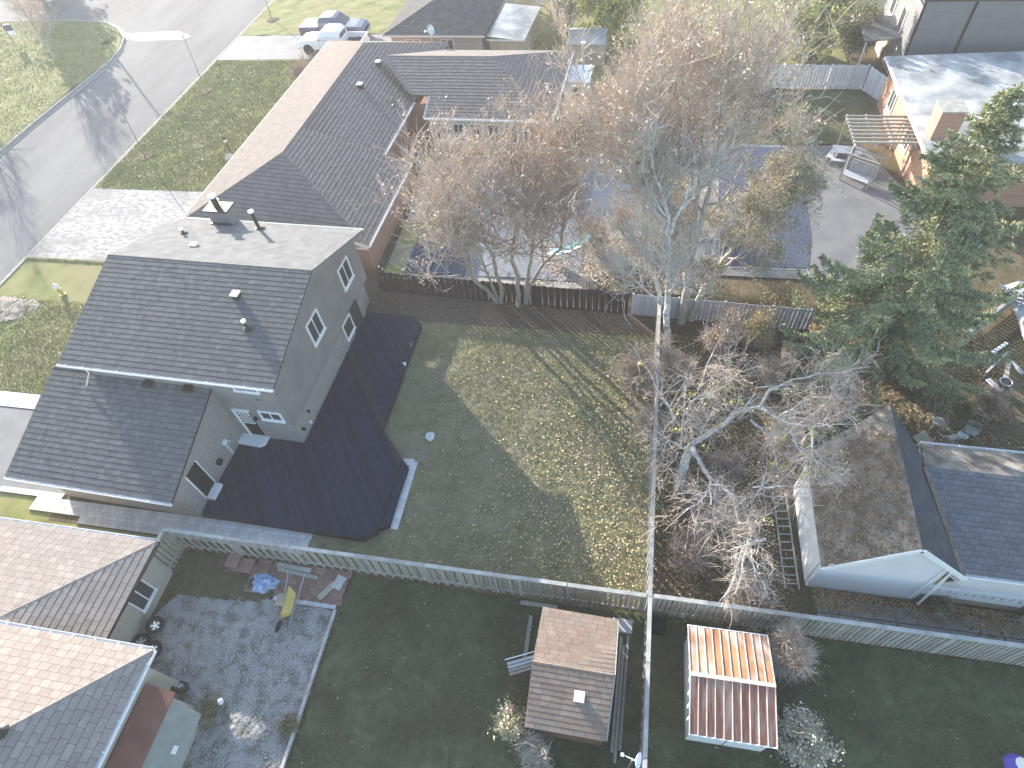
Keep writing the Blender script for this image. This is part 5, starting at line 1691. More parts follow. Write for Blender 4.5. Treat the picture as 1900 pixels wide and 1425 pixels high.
chair('folding chair with empty square back frame, left of the pair near the spruce', 1735, 792, -8)
chair('folding chair with empty back frame, standing right of the other chairs', 1793, 808, -32, True)
chair('chair tipped over in front of the left folding chair', 1738, 812, 20, True, True)
pt = thing('metal_pail', 'round grey metal pail beside the right-hand folding chair', 'pail', tuple(at(1780, 815)))
MB().cyl((0, 0, 0), (0, 0, .36), .17, .21, n=18).build('bucket', M['steel'], pt)
MB().torus((0, 0, .36), (0, 0, 1), .21, .015, 20, 6).build('rim', M['steel'], pt)
o = MB().box(-.35, .35, -.3, .3, .0, .06).build('brown_board', M['wood_tan'], bevel=.01)
o.location = tuple(at(1712, 815, .1))
o.rotation_euler = (R(8), 0, R(35))
tag(o, 'brown board lying left of the tipped garden chair', 'board')
tr = thing('white_tarp_heap', 'glaring white plastic tarp draped at the right edge below the spruce', 'tarp', (20.3, 25.6, 0))
V, F = [], []
for i in range(20):
    for j in range(20):
        x, y = i / 19 * 2.6 - 1, j / 19 * 4 - 2
        V.append((x, y, 0.9 + .35 * x * .3 + .12 * math.sin(5 * x + y) + rng.uniform(-.05, .05)))
F = [(i * 20 + j, (i + 1) * 20 + j, (i + 1) * 20 + j + 1, i * 20 + j + 1) for i in range(19) for j in range(19)]
put('sheet', raw_mesh('tarp_sheet', V, F, M['membrane']), tr)
# scrap heap under the spruce
scr = [('pale split log in the scrap heap by the low fence', 1855, 645, 1.0, .16, 40, 'wood_white'), ('second pale board in the scrap heap by the low fence', 1842, 660, .9, .12, 55, 'wood_pale'), ('tan plank standing out of the scrap heap', 1868, 690, 1.2, .2, 70, 'wood_tan'),
       ('white plank end at the bottom of the scrap heap', 1845, 715, .8, .25, -60, 'wood_white'), ('short grey beam at the right of the scrap heap', 1885, 680, .9, .16, -65, 'wood_pale'), ('long grey pole leaning over the scrap heap', 1850, 672, 2.4, .09, 48, 'wood_rail')]
for lab, px, py, L_, w_, rz_, m in scr:
    p = at(px, py, .4)
    o = MB().box(-L_ / 2, L_ / 2, -w_ / 2, w_ / 2, -.04, .04).build('scrap_timber', M[m], bevel=.005)
    o.location = tuple(p)
    o.rotation_euler = (R(rng.uniform(-12, 12)), R(rng.uniform(-15, 15)), R(rz_))
    tag(o, lab, 'timber')
bn_ = thing('green_barrel', 'dark plastic barrel with silvery rim in the shade below the scrap heap', 'barrel', tuple(at(1852, 725)))
MB().cyl((0, 0, 0), (0, 0, .7), .25, n=18).build('drum', M['darkmetal'], bn_)
MB().torus((0, 0, .7), (0, 0, 1), .25, .03, 20, 6).build('rim', M['steel'], bn_)

# ================================================================== STREET THINGS
HY = thing('fire_hydrant', 'yellow fire hydrant with pale bonnet and thin marker rod on the front lawn', 'fire hydrant', (-35.25, 23.1, 0))
MB().cyl((0, 0, -.05), (0, 0, .62), .12, n=14).cyl((0, 0, 0), (0, 0, .06), .19, n=14).build('barrel', M['yellow'], HY)
MB().lathe([(.17, .60), (.17, .68), (.14, .78), (.06, .86), (.03, .88), (.03, .95), (.001, .95)], n=14).build('bonnet', M['white'], HY, smooth=True)
for s in (-1, 1):
    MB().cyl((0, 0, .5), (s * .2, s * .05, .5), .06, n=10).build('outlet', M['white'], HY)
MB().cyl((.05, -.12, .1), (-.02, -.12, 1.75), .012, n=6).build('marker_rod', M['orange'], HY)
LP = thing('garden_lantern', 'black post lantern with white glass beside the brown bungalow roof edge', 'lantern', tuple(at(432, 291)))
MB().cyl((0, 0, 0), (0, 0, 1.28), .035, n=8).build('post', M['black'], LP)
MB().box(-.09, .09, -.09, .09, 1.28, 1.50).build('lamp_glass', M['white'], LP)
MB().lathe([(.15, 1.50), (.10, 1.58), (.02, 1.66), (.001, 1.7)], n=10).build('cap', M['black'], LP)
tag(MB().cyl(at(427, 294, 0.03), at(427, 294, 0.06), .38, n=20).build('round_stone', M['flag']), 'round pale stone at the foot of the black garden lantern', 'stone')
o = thing('street_light', 'tall street light standing beyond the road corner at the top left', 'street light', (-69.5, 73.0, 0))
MB().cyl((0, 0, 0), (0, 0, 10.6), .12, .08, n=8).build('pole', M['steel'], o)
MB().cyl((0, 0, 10.6), (1.6, .6, 11.1), .06, n=8).build('arm', M['steel'], o)
MB().box(1.4, 2.2, .35, .8, 11.0, 11.15).build('lamp_head', M['steel'], o)
sg_ = thing('post_sign', 'dark blue and white sign panel on a post at the top left corner', 'sign', tuple(at(28, 82)), R(20))
MB().cyl((0, 0, 0), (0, 0, 2.2), .04, n=8).build('post', M['darkmetal'], sg_)
MB().box(.0, .75, -.02, .02, 1.3, 1.9).build('blue_panel', M['blue_sign'], sg_)
MB().box(.0, .75, -.02, .02, .85, 1.295).build('white_panel', M['white'], sg_)
dd = thing('satellite_dish', 'white satellite dish on a pole at the bottom edge beside the boundary fence', 'satellite dish', (1.45, 2.85, 0))
MB().cyl((0, 0, 0), (0, 0, 2.2), .03, n=8).build('mast', M['steel'], dd)
mw = Matrix.Translation((0.12, 0, 2.3)) @ Matrix.Rotation(R(70), 4, Vector((0.2, 1, 0)))
MB().lathe([(0.01, 0.0), (0.15, 0.02), (0.26, 0.08)], n=18, mw=mw).build('dish', M['white'], dd)
MB().beam((0.1, 0, 2.2), (-.28, .1, 2.12), 0.025, 0.025).box(-.36, -.26, .05, .15, 2.08, 2.2).build('receiver', M['white'], dd)
um = thing('furled_parasol', 'tip of a purple and white parasol at the bottom right corner', 'parasol', tuple(at(1898, 1418, .9)))
MB().lathe([(.36, -.4), (.30, -.2), (.20, 0.0)], n=12).build('canopy', M['purple'], um)
MB().lathe([(.205, 0.0), (.1, .22), (.001, .34)], n=12).build('tip', M['white'], um)
# rings of mulch round the young trees
for lab, (px, py) in (('grey-brown mulch ring at the foot of the nearer young street tree', (271, 289)), ('dark mulch ring round the middle young street tree', (382, 168)), ('small dark mulch ring of the farthest young street tree', (505, 36)), ('round dark mulch disc on the corner lawn across the road', (198, 79))):
    p = at(px, py, 0.03)
    mb = MB()
    mb.prism([(p.x + .62 * math.cos(a) * rng.uniform(.8, 1.15), p.y + .62 * math.sin(a) * rng.uniform(.8, 1.15)) for a in np.linspace(0, 6.28, 15)[:-1]], -0.02, 0.055)
    tag(mb.build('mulch_ring', M['litter'] if px != 198 else M['black']), lab, 'mulch ring')


# ================================================================== PICK-UP TRUCKS
def truck(name, label, loc, rz, paint, tonneau=False):
    t = thing(name, label, 'pickup truck', loc, rz)
    t.scale = (1.1, 1.08, 1.1)
    L, W = 5.9, 1.95
    # side profile, nose at +x
    body = MB()

    def loft(secs, mb):
        """secs: list of (x, half width bottom, z0, half width top, z1)"""
        V = []
        for x, wb, z0, wt, z1 in secs:
            V += [(x, -wb, z0), (x, -wb * 1.0, (z0 + z1) / 2), (x, -wt, z1), (x, wt, z1), (x, wb, (z0 + z1) / 2), (x, wb, z0)]
        F = []
        for i in range(len(secs) - 1):
            for k in range(6):
                F.append((i * 6 + k, (i + 1) * 6 + k, (i + 1) * 6 + (k + 1) % 6, i * 6 + (k + 1) % 6))
        F.append(tuple(range(6)))
        F.append(tuple(reversed(range((len(secs) - 1) * 6, len(secs) * 6))))
        mb.add(V, [tuple(reversed(f)) for f in F])
    h = W / 2
    loft([(0.86, h, .45, h * .95, 1.12), (1.3, h, .45, h * .94, 1.20), (2.2, h, .45, h * .92, 1.17), (2.75, h * .97, .45, h * .86, 1.08), (2.93, h * .92, .5, h * .8, .92)], body)
    loft([(-1.12, h, .45, h * .96, 1.12), (0.861, h, .45, h * .95, 1.12)], body)
    b = body.build('body', paint, t, bevel=.04)
    cab = MB()
    loft([(-1.10, h * .95, 1.12, h * .80, 1.60), (-.9, h * .95, 1.12, h * .76, 1.86), (0.25, h * .95, 1.12, h * .76, 1.88), (.55, h * .95, 1.12, h * .76, 1.80), (1.25, h * .92, 1.12, h * .86, 1.20)], cab)
    c = cab.build('cab', paint, t, bevel=.05)
    # glass
    for s in (-1, 1):
        for (x0, x1, xt0, xt1) in ((-.92, -.22, -.82, -.22), (-.14, .98, -.14, .45)):
            y0, y1 = s * (h * .955), s * (h * .79)
            MB().add([(x0, y0, 1.20), (x1, y0, 1.20), (xt1, y1, 1.72), (xt0, y1, 1.72), (x0, y0 - s * .03, 1.20), (x1, y0 - s * .03, 1.20), (xt1, y1 - s * .03, 1.72), (xt0, y1 - s * .03, 1.72)],
                     [(0, 1, 2, 3), (7, 6, 5, 4), (0, 4, 5, 1), (1, 5, 6, 2), (2, 6, 7, 3), (3, 7, 4, 0)]).build('side_window', M['glass'], c)
    MB().add([(1.20, -.72, 1.25), (1.20, .72, 1.25), (.60, .64, 1.80), (.60, -.64, 1.80), (1.15, -.72, 1.23), (1.15, .72, 1.23), (.55, .64, 1.78), (.55, -.64, 1.78)],
             [(0, 1, 2, 3), (7, 6, 5, 4), (0, 4, 5, 1), (1, 5, 6, 2), (2, 6, 7, 3), (3, 7, 4, 0)]).build('windscreen', M['glass'], c)
    MB().box(-1.135, -1.11, -.62, .62, 1.25, 1.60).build('rear_window', M['glass'], c)
    # bed
    bed = MB()
    bed.box(-2.92, -1.14, -h, -h + .10, .45, 1.16).box(-2.92, -1.14, h - .10, h, .45, 1.16).box(-3.0, -2.925, -h * .97, h * .97, .48, 1.15).box(-2.92, -1.14, -h + .10, h - .10, .62, .70)
    be = bed.build('bed', paint, t, bevel=.02)
    MB().box(-2.90, -1.16, -h + .11, h - .11, .702, .72).build('bed_liner', M['black'], t)
    if tonneau:
        MB().box(-2.96, -1.16, -h + .02, h - .02, 1.163, 1.20).build('bed_cover', M['membrane'], t)
    for x in (-2.05, 1.95):
        for s in (-1, 1):
            wf = MB().torus((x, s * (h - .13), .40), (0, 1, 0), .28, .12, 20, 8).build('wheel', M['rubber'], t, smooth=True)
            MB().cyl((x, s * (h - .16), .40), (x, s * (h - .03), .40), .22, n=14).build('rim', M['steel'], wf)
            MB().cyl((x, s * (h - .02), .44), (x, s * (h + .012), .44), .47, n=18).build('wheel_arch', M['black'], t)
    for s in (-1, 1):
        MB().box(2.86, 2.95, s * .62 - .16, s * .62 + .16, .78, .93).build('headlight', M['glass'], t)
        MB().box(.85, .98, s * (h + .01) - .06, s * (h + .12) + .06, 1.2, 1.34).build('wing_mirror', paint, t)
        MB().box(-3.03, -2.99, s * .82 - .09, s * .82 + .09, .8, 1.1).build('tail_light', M['paver_red'], t)
    MB().box(2.90, 3.02, -h * .85, h * .85, .42, .62).build('bumper', M['steel'], t)
    MB().box(2.88, 2.96, -.42, .42, .66, .90).build('grille', M['black'], t)
    return t


truck('pickup_truck', 'white crew-cab pickup truck with open bed, parked nearest on the driveway', (-28.75, 56.7, 0), R(178.0), M['truck_white'])
truck('pickup_truck', 'blue-grey pickup truck with pale bed cover, parked behind the white pickup', (-29.55, 59.6, 0), R(-1.0), M['truck_grey'], True)

# small far things at the top
kn = thing('dog_kennel', 'small black-doored kennel shed under the trees at the upper right', 'kennel', (12.9, 54.2, 0))
MB().box(-1.0, 1.0, 0, 1.6, 0, 1.2).build('wall', M['darkmetal'], kn)
MB().slab([(-1.2, -.15, 1.22), (1.2, -.15, 1.22), (1.2, 1.7, 1.65), (-1.2, 1.7, 1.65)], .08).build('roof', M['siding_grey'], kn)
MB().box(-.6, .6, -.02, -.003, 0, .95).build('opening', M['black'], kn)
ar = thing('arched_cover', 'dark arched canvas cover beside the pale fence corner', 'cover', tuple(at(1650, 108)))
mb = MB()
for i in range(10):
    a0, a1 = math.pi * i / 10, math.pi * (i + 1) / 10
    mb.add([(math.cos(a0) * .8, 0, math.sin(a0) * 1.5), (math.cos(a1) * .8, 0, math.sin(a1) * 1.5), (math.cos(a1) * .8, 1.8, math.sin(a1) * 1.5), (math.cos(a0) * .8, 1.8, math.sin(a0) * 1.5)], [(0, 1, 2, 3)])
mb.build('canvas', M['twig_red'], ar)
rt_ = thing('red_garden_bench', 'small red and white garden bench near the top edge beyond the lean-to', 'bench', tuple(at(1005, 20)))
for k in range(3):
    MB().box(-.6, .6, -.3 + k * .2, -.14 + k * .2, .42, .46).build('seat_slat', M['paver_red'], rt_)
MB().box(-.6, .6, .34, .38, .5, .9).build('backrest', M['white'], rt_)
for x in (-.55, .5):
    MB().box(x, x + .06, -.28, .3, 0, .42).build('leg', M['white'], rt_)


# ================================================================== TREES
def tubes(segs, sides=5):
    """segs: array (n,8): p0 xyz, p1 xyz, r0, r1 -> verts, quads"""
    S = np.asarray(segs, dtype=float)
    n = len(S)
    p0, p1, r0, r1 = S[:, 0:3], S[:, 3:6], S[:, 6], S[:, 7]
    d = p1 - p0
    d /= np.maximum(np.linalg.norm(d, axis=1, keepdims=True), 1e-6)
    ref = np.where(np.abs(d[:, 2:3]) < 0.9, np.array([[0, 0, 1.0]]), np.array([[1.0, 0, 0]]))
    s = np.cross(d, ref)
    s /= np.linalg.norm(s, axis=1, keepdims=True)
    t = np.cross(d, s)
    V = np.zeros((n, 2 * sides, 3))
    for k in range(sides):
        a = 2 * math.pi * k / sides
        o = s * math.cos(a) + t * math.sin(a)
        V[:, k] = p0 + o * r0[:, None]
        V[:, sides + k] = p1 + o * r1[:, None]
    base = np.arange(n)[:, None] * 2 * sides
    F = []
    for k in range(sides):
        F.append(np.concatenate([base + k, base + (k + 1) % sides, base + sides + (k + 1) % sides, base + sides + k], 1))
    return V.reshape(-1, 3), np.stack(F, 1).reshape(-1, 4)


def leaf_quads(C, size, rgen, flat=0.0, aspect=0.7):
    """one small folded leaf quad per centre"""
    n = len(C)
    a = rgen.normal(size=(n, 3))
    if flat > 0:
        a[:, 2] *= (1 - flat)
    a /= np.linalg.norm(a, axis=1, keepdims=True)
    b = rgen.normal(size=(n, 3))
    if flat > 0:
        b[:, 2] *= (1 - flat)
    b -= a * (a * b).sum(1, keepdims=True)
    b /= np.linalg.norm(b, axis=1, keepdims=True)
    sz = size * rgen.uniform(0.6, 1.35, (n, 1))
    V = np.stack([C - a * sz * .5, C + b * sz * .5 * aspect, C + a * sz * .5, C - b * sz * .5 * aspect], 1).reshape(-1, 3)
    F = np.arange(n * 4).reshape(-1, 4)
    return V, F


class Tree:
    def __init__(self, seed):
        self.g = np.random.default_rng(seed)
        self.thick = []
        self.twig = []
        self.tips = []

    def limb(self, pts, r0, r1):
        """an explicit limb through points; returns resampled points"""
        P = [np.array(p, dtype=float) for p in pts]
        # resample with a little wander
        out = []
        for i in range(len(P) - 1):
            n = max(2, int(np.linalg.norm(P[i + 1] - P[i]) / 0.35))
            for k in range(n):
                out.append(P[i] + (P[i + 1] - P[i]) * k / n)
        out.append(P[-1])
        out = np.array(out)
        L = len(out)
        j = self.g.normal(size=(L, 3)) * 0.025
        j[0] = 0
        out = out + j
        rr = np.linspace(r0, r1, L)
        for i in range(L - 1):
            self.thick.append((*out[i], *out[i + 1], rr[i] * 1.02, rr[i + 1]))
        return out, rr

    def grow(self, p, d, L, r, lvl, spread=0.7, up=0.25, kids=(3, 4), droop=0.0, minlvl=0, ratio=0.62):
        """recursive branch from p in direction d"""
        g = self.g
        n = max(3, int(L / 0.28))
        step = L / n
        pos = np.array(p, float)
        d = np.array(d, float)
        d /= np.linalg.norm(d)
        r1 = r * 0.45
        path = [pos.copy()]
        dirs = [d.copy()]
        for i in range(n):
            d = d + g.normal(size=3) * 0.13 + np.array([0, 0, up * 0.12 - droop * 0.12 * (i / n)])
            d /= np.linalg.norm(d)
            q = pos + d * step
            ra, rb = r + (r1 - r) * i / n, r + (r1 - r) * (i + 1) / n
            (self.thick if r > 0.016 else self.twig).append((*pos, *q, ra, rb))
            pos = q
            path.append(pos.copy())
            dirs.append(d.copy())
        if lvl <= 0:
            self.tips.append((pos.copy(), d.copy()))
            for k in range(1, n):
                if g.random() < 0.5:
                    self.tips.append((path[k], dirs[k]))
            return
        nk = g.integers(kids[0], kids[1] + 1)
        for k in range(nk):
            t = 0.25 + 0.75 * (k + g.random()) / nk
            i = min(n, max(1, int(t * n)))
            a = g.normal(size=3)
            a -= dirs[i] * a.dot(dirs[i])
            a /= np.linalg.norm(a)
            nd = dirs[i] * (1 - spread * 0.45) + a * spread + np.array([0, 0, up])
            self.grow(path[i], nd, L * ratio * g.uniform(0.75, 1.15), max(0.006, (r + (r1 - r) * t) * 0.62), lvl - 1, spread, up, kids, droop, ratio=ratio)

    def spray(self, n, L, r, cone=0.7, up=0.1, droop=0.0):
        """fine twigs from the tips, in two joints each"""
        g = self.g
        if not self.tips:
            return
        P = np.array([t[0] for t in self.tips])
        D = np.array([t[1] for t in self.tips])
        i = g.integers(0, len(P), n)
        p, d = P[i], D[i]
        d = d + g.normal(size=(n, 3)) * cone + np.array([[0, 0, up]])
        d /= np.linalg.norm(d, axis=1, keepdims=True)
        ln = L * g.uniform(0.5, 1.4, (n, 1))
        q = p + d * ln * .5
        d2 = d + g.normal(size=(n, 3)) * .28 + np.array([[0, 0, -droop]])
        d2 /= np.linalg.norm(d2, axis=1, keepdims=True)
        s = q + d2 * ln * .5
        a = np.concatenate([p, q, np.full((n, 1), r), np.full((n, 1), r * .75)], 1)
        b = np.concatenate([q, s, np.full((n, 1), r * .75), np.full((n, 1), r * .35)], 1)
        self.twig += list(map(tuple, np.concatenate([a, b])))
        self.spr = np.concatenate([q, s])

    def build(self, name, label, cat, base, bark, twig, leaves=None, group=None, extra_leaf=None):
        t = thing(name, label, cat, base, 0, group)
        B = np.array(base)
        if self.thick:
            S = np.array(self.thick)
            S[:, 0:3] -= B
            S[:, 3:6] -= B
            V, F = tubes(S, 7)
            put('trunk', np_mesh('trunk', V, F, bark, True), t)
        if self.twig:
            S = np.array(self.twig)
            S[:, 0:3] -= B
            S[:, 3:6] -= B
            V, F = tubes(S, 3)
            put('crown', np_mesh('crown', V, F, twig, True), t)
        if leaves:
            for (cnt, size, mat, lo, hi) in leaves:
                src = self.spr if hasattr(self, 'spr') else np.array([q[0] for q in self.tips])
                z = src[:, 2]
                src = src[(z >= lo) & (z <= hi)]
                if len(src) == 0:
                    continue
                # leaves hang in loose clumps
                cl = self.g.integers(0, len(src), max(1, cnt // 6))
                i = cl[self.g.integers(0, len(cl), cnt)]
                C = src[i] + self.g.normal(size=(cnt, 3)) * 0.10 - B
                V, F = leaf_quads(C, size, self.g)
                put('leaves', np_mesh('leaves', V, F, mat), t)
        return t


def vy(px, py, y):
    return tuple(on_y(px, py, y))


def vz(px, py, z):
    return tuple(at(px, py, z))


def pts100(origin, sc, L, y=None, z=None):
    """points given in an enlarged crop"""
    out = []
    for i, (a, b) in enumerate(L):
        px, py = origin[0] + a / sc, origin[1] + b / sc
        if y is not None:
            out.append(vy(px, py, y if not isinstance(y, (list, tuple)) else y[0] + (y[1] - y[0]) * i / (len(L) - 1)))
        else:
            out.append(vz(px, py, z[0] + (z[1] - z[0]) * i / (len(L) - 1)))
    return out


def crown_from(T, path, rr, start, n, L, lvl, spread, up, kids, outward=None, droop=0.0, ratio=0.62, rscale=0.55):
    g = T.g
    N = len(path)
    for k in range(n):
        t = start + (1 - start) * (k + g.random()) / n
        i = min(N - 2, int(t * (N - 1)))
        d = path[i + 1] - path[i]
        d /= np.linalg.norm(d)
        a = g.normal(size=3)
        a[2] *= .4
        if outward is not None:
            a += np.array(outward) * .6
        a /= np.linalg.norm(a)
        nd = d * .55 + a * spread
        T.grow(path[i], nd, L * g.uniform(.7, 1.2) * (1 - .35 * t), max(.012, rr[i] * rscale), lvl, spread, up, kids, droop, ratio=ratio)
    T.grow(path[-1], path[-1] - path[-2], L * .8, rr[-1], lvl, spread, up, kids, droop, ratio=ratio)


C7 = (700, 350)
# ---- two multi-stemmed trees in front of the dark fence
TA = Tree(101)
for L, r in (([(930, 890), (860, 800), (750, 700), (690, 560), (640, 380), (560, 130)], .15), ([(960, 885), (975, 780), (940, 700), (905, 560), (880, 480), (800, 300), (790, 40)], .14), ([(945, 885), (900, 760), (850, 650), (800, 520), (735, 380)], .10)):
    P, rr = TA.limb(pts100(C7, 4.19, L, y=(24.9, 25.3)), r, r * .35)
    crown_from(TA, P, rr, .46, 11, 4.3, 3, .68, .36, (3, 4), outward=(-.30, .2, .3))
TA.spray(3000, 1.0, .013, .42, .34)
TA.build('bare_tree', 'bare multi-stemmed tree with tan twigs, left of the two before the dark fence', 'tree', tuple(at(925, 562, -.45)), M['bark_brown'], M['twig_tan'],
         [(3800, .12, M['leaf_tan'], 4.5, 20), (500, .09, M['leaf_yg'], 2.5, 5.5)], 'multi-stemmed trees before the dark fence')
TB = Tree(202)
for L, r in (([(1100, 910), (1095, 780), (1090, 680), (1045, 560), (1060, 450), (1080, 340), (1080, 60)], .16), ([(1150, 890), (1165, 700), (1195, 560), (1215, 400), (1225, 200), (1230, -40)], .13),
             ([(1160, 890), (1185, 760), (1250, 650), (1310, 560), (1420, 470), (1440, 300), (1470, 120)], .12), ([(1290, 570), (1275, 400), (1290, 200)], .05)):
    P, rr = TB.limb(pts100(C7, 4.19, L, y=(24.8, 25.2)), r, r * .35)
    crown_from(TB, P, rr, .48, 11, 3.8, 3, .66, .38, (3, 4))
TB.spray(2700, 1.0, .013, .42, .34)
TB.build('bare_tree', 'bare multi-stemmed tree with reddish twigs, right of the two before the dark fence', 'tree', tuple(at(970, 573, -.4)), M['bark_brown'], M['twig_red'],
         [(3000, .11, M['leaf_tan'], 5.0, 20), (260, .09, M['leaf_yg'], 2.0, 6.0)], 'multi-stemmed trees before the dark fence')

# ---- tall pale-limbed tree at the fence corner
C11 = (1100, 350)
TC = Tree(303)
stems = [([(660, 1420), (655, 1200), (640, 1090), (660, 1010), (670, 860), (675, 620), (660, 420), (665, 260), (640, 120), (590, -40)], .19, (22.2, 22.6)),
         ([(650, 1060), (690, 920), (760, 840), (830, 740)], .06, (22.2, 22.2)),
         ([(600, 1020), (560, 820), (500, 680), (430, 540)], .10, (22.3, 22.8)),
         ([(590, 1010), (450, 880), (330, 770)], .07, (22.3, 22.0)),
         ([(655, 420), (640, 280), (600, 100), (580, -60)], .08, (22.4, 23.0)),
         ([(690, 400), (720, 280), (800, 140), (830, 20), (890, -90)], .09, (22.4, 23.0)),
         ([(490, 610), (470, 460), (460, 240), (420, 0)], .06, (22.6, 23.4))]
for L, r, y in stems:
    P, rr = TC.limb(pts100(C11, 4.75, L, y=y), r, r * .38)
    crown_from(TC, P, rr, .45, 7, 2.4, 3, .55, .38, (3, 4))
TC.spray(1800, .9, .013, .45, .3)
TC.build('pale_tree', 'tall tree with pale grey-white limbs rising at the corner of the boundary fence', 'tree', tuple(at(1238, 648)), M['bark_white'], M['twig_white'],
         [(500, .08, M['leaf_tan'], 3, 20)])
# ---- the big fuzzy tree behind it
TE = Tree(404)
stems = [([(3.2, 24.3, -.4), (3.2, 24.4, 2.5), (2.8, 24.6, 4.5), (1.7, 25.0, 7.0), (0.7, 25.5, 10)], .26), ([(3.1, 24.5, 3.2), (3.3, 25.0, 6), (3.5, 25.6, 9), (3.4, 26.2, 11.6)], .16),
         ([(2.9, 24.6, 4.0), (1.0, 25.6, 6.5), (-1.2, 26.6, 8.5), (-2.3, 27.2, 10)], .14), ([(3.0, 24.4, 5.0), (3.0, 26, 8), (2.6, 27.4, 12)], .13), ([(2.6, 24.6, 6.0), (1.2, 24.3, 8.5), (0.6, 24.6, 11)], .10)]
for L, r in stems:
    P, rr = TE.limb(L, r, r * .35)
    crown_from(TE, P, rr, .33, 11, 3.9, 3, .66, .36, (3, 4), ratio=.64)
TE.spray(6200, 1.1, .014, .42, .42)
TE.build('fuzzy_tree', 'large tree with dense crown of tan twigs and dry leaves, tallest near the pools', 'tree', (3.2, 24.3, -.4), M['bark_grey'], M['twig_tan'],
         [(9500, .125, M['leaf_tan'], 4, 20)])
# ---- olive-leaved leaning tree over the right-hand pool
TF = Tree(505)
P, rr = TF.limb([(3.7, 24.3, 0), (3.9, 24.6, 1.6), (4.9, 25.3, 3.6), (6.0, 26.2, 5.4), (6.9, 27.2, 7.0)], .17, .05)
crown_from(TF, P, rr, .35, 11, 2.6, 3, .65, .2, (3, 4))
P, rr = TF.limb([(4.4, 25.0, 2.6), (5.4, 24.8, 4.2), (6.6, 25.0, 5.6)], .08, .03)
crown_from(TF, P, rr, .4, 6, 2.2, 2, .6, .2, (3, 4))
TF.spray(6000, .65, .009, .6, .1)
TF.build('leaning_tree', 'tree with sparse olive-green leaves leaning right over the dark blue pool', 'tree', (3.7, 24.3, 0), M['bark_grey'], M['twig_tan'],
         [(12000, .10, M['leaf_olive'], 2, 20), (2200, .07, M['leaf_pale'], 2, 20)])

# ---- birch with contorted white limbs
C12 = (1100, 600)
TD = Tree(606)
P, rr = TD.limb([tuple(at(1258, 905)), tuple(at(1268, 865, 1.4)), tuple(at(1278, 835, 2.8)), tuple(at(1284, 818, 3.6))], .24, .14)
limbs = [([(700, 850), (830, 770), (940, 700), (1000, 630), (1100, 600), (1180, 590), (1300, 670), (1370, 700), (1540, 730), (1650, 720)], .115, (3.6, 6.4), .03),
         ([(1180, 590), (1240, 480), (1420, 400), (1580, 360), (1750, 345)], .065, (5.4, 7.4), .02),
         ([(1300, 670), (1440, 630), (1530, 630), (1560, 720)], .045, (5.6, 6.4), .02),
         ([(1300, 670), (1400, 610), (1500, 540), (1570, 510)], .04, (5.6, 6.8), .015),
         ([(1540, 730), (1545, 850), (1570, 910), (1630, 970)], .04, (6.2, 5.6), .015),
         ([(1560, 720), (1650, 670), (1750, 620)], .035, (6.3, 6.9), .015),
         ([(1550, 640), (1660, 540), (1720, 420), (1750, 360)], .035, (6.3, 7.2), .015),
         ([(1110, 680), (1150, 710), (1210, 770), (1260, 790), (1280, 900), (1300, 1010), (1360, 1080)], .06, (4.9, 4.6), .015),
         ([(1250, 780), (1330, 785), (1450, 790)], .03, (5.0, 5.4), .012),
         ([(1390, 750), (1440, 860), (1480, 935), (1590, 980), (1660, 1030)], .05, (5.8, 5.2), .015),
         ([(705, 880), (740, 960), (830, 1100), (900, 1150), (1000, 1220), (1030, 1390), (1040, 1420)], .105, (3.6, 4.2), .03),
         ([(870, 1140), (855, 1260), (850, 1370)], .035, (4.0, 3.8), .015),
         ([(840, 1130), (795, 1210), (740, 1270), (640, 1330)], .04, (4.0, 4.2), .015),
         ([(1130, 1155), (1240, 1155), (1360, 1148)], .04, (4.6, 5.0), .015),
         ([(1190, 1160), (1140, 1230), (1080, 1300)], .035, (4.4, 3.6), .012),
         ([(620, 880), (630, 740), (640, 620), (650, 530)], .05, (3.6, 6.2), .018),
         ([(660, 640), (690, 560), (750, 510), (850, 490), (930, 450), (980, 390)], .045, (5.0, 7.0), .015),
         ([(740, 470), (800, 310), (870, 140)], .035, (6.0, 7.4), .014),
         ([(570, 670), (540, 600), (480, 510), (440, 440), (390, 320)], .06, (4.2, 6.2), .018),
         ([(600, 910), (560, 980), (520, 1030)], .03, (3.4, 3.6), .012),
         ([(620, 870), (530, 820), (480, 790), (420, 700)], .05, (3.6, 4.4), .015),
         ([(760, 780), (800, 700), (860, 580)], .035, (4.2, 5.6), .012)]
for L, r, z, r1 in limbs:
    P, rr = TD.limb(pts100(C12, 3.8, L, z=z), r, r1)
    crown_from(TD, P, rr, .30, 8, 1.25, 2, .75, .05, (3, 4), droop=.25)
low = [((1420, 1000), (1385, 1010), 4.4, 5.0), ((1388, 1000), (1375, 1060), 4.3, 4.0), ((1380, 1015), (1415, 1075), 4.2, 3.6), ((1375, 1030), (1360, 1080), 4.0, 3.6)]
for a, b, z0, z1 in low:
    P, rr = TD.limb([vz(*a, z0), vz(*b, z1)], .05, .02)
    crown_from(TD, P, rr, .2, 4, 1.0, 2, .75, .0, (3, 4), droop=.3)
TD.spray(2600, .6, .009, .7, -.05, .15)
TD.build('birch_tree', 'low wide birch with contorted white limbs spreading over the leaf litter', 'tree', tuple(at(1258, 905)), M['bark_white'], M['twig_tan'],
         [(1200, .07, M['leaf_tan'], 1, 20), (330, .13, M['leaf_yg'], 5.2, 6.9)])

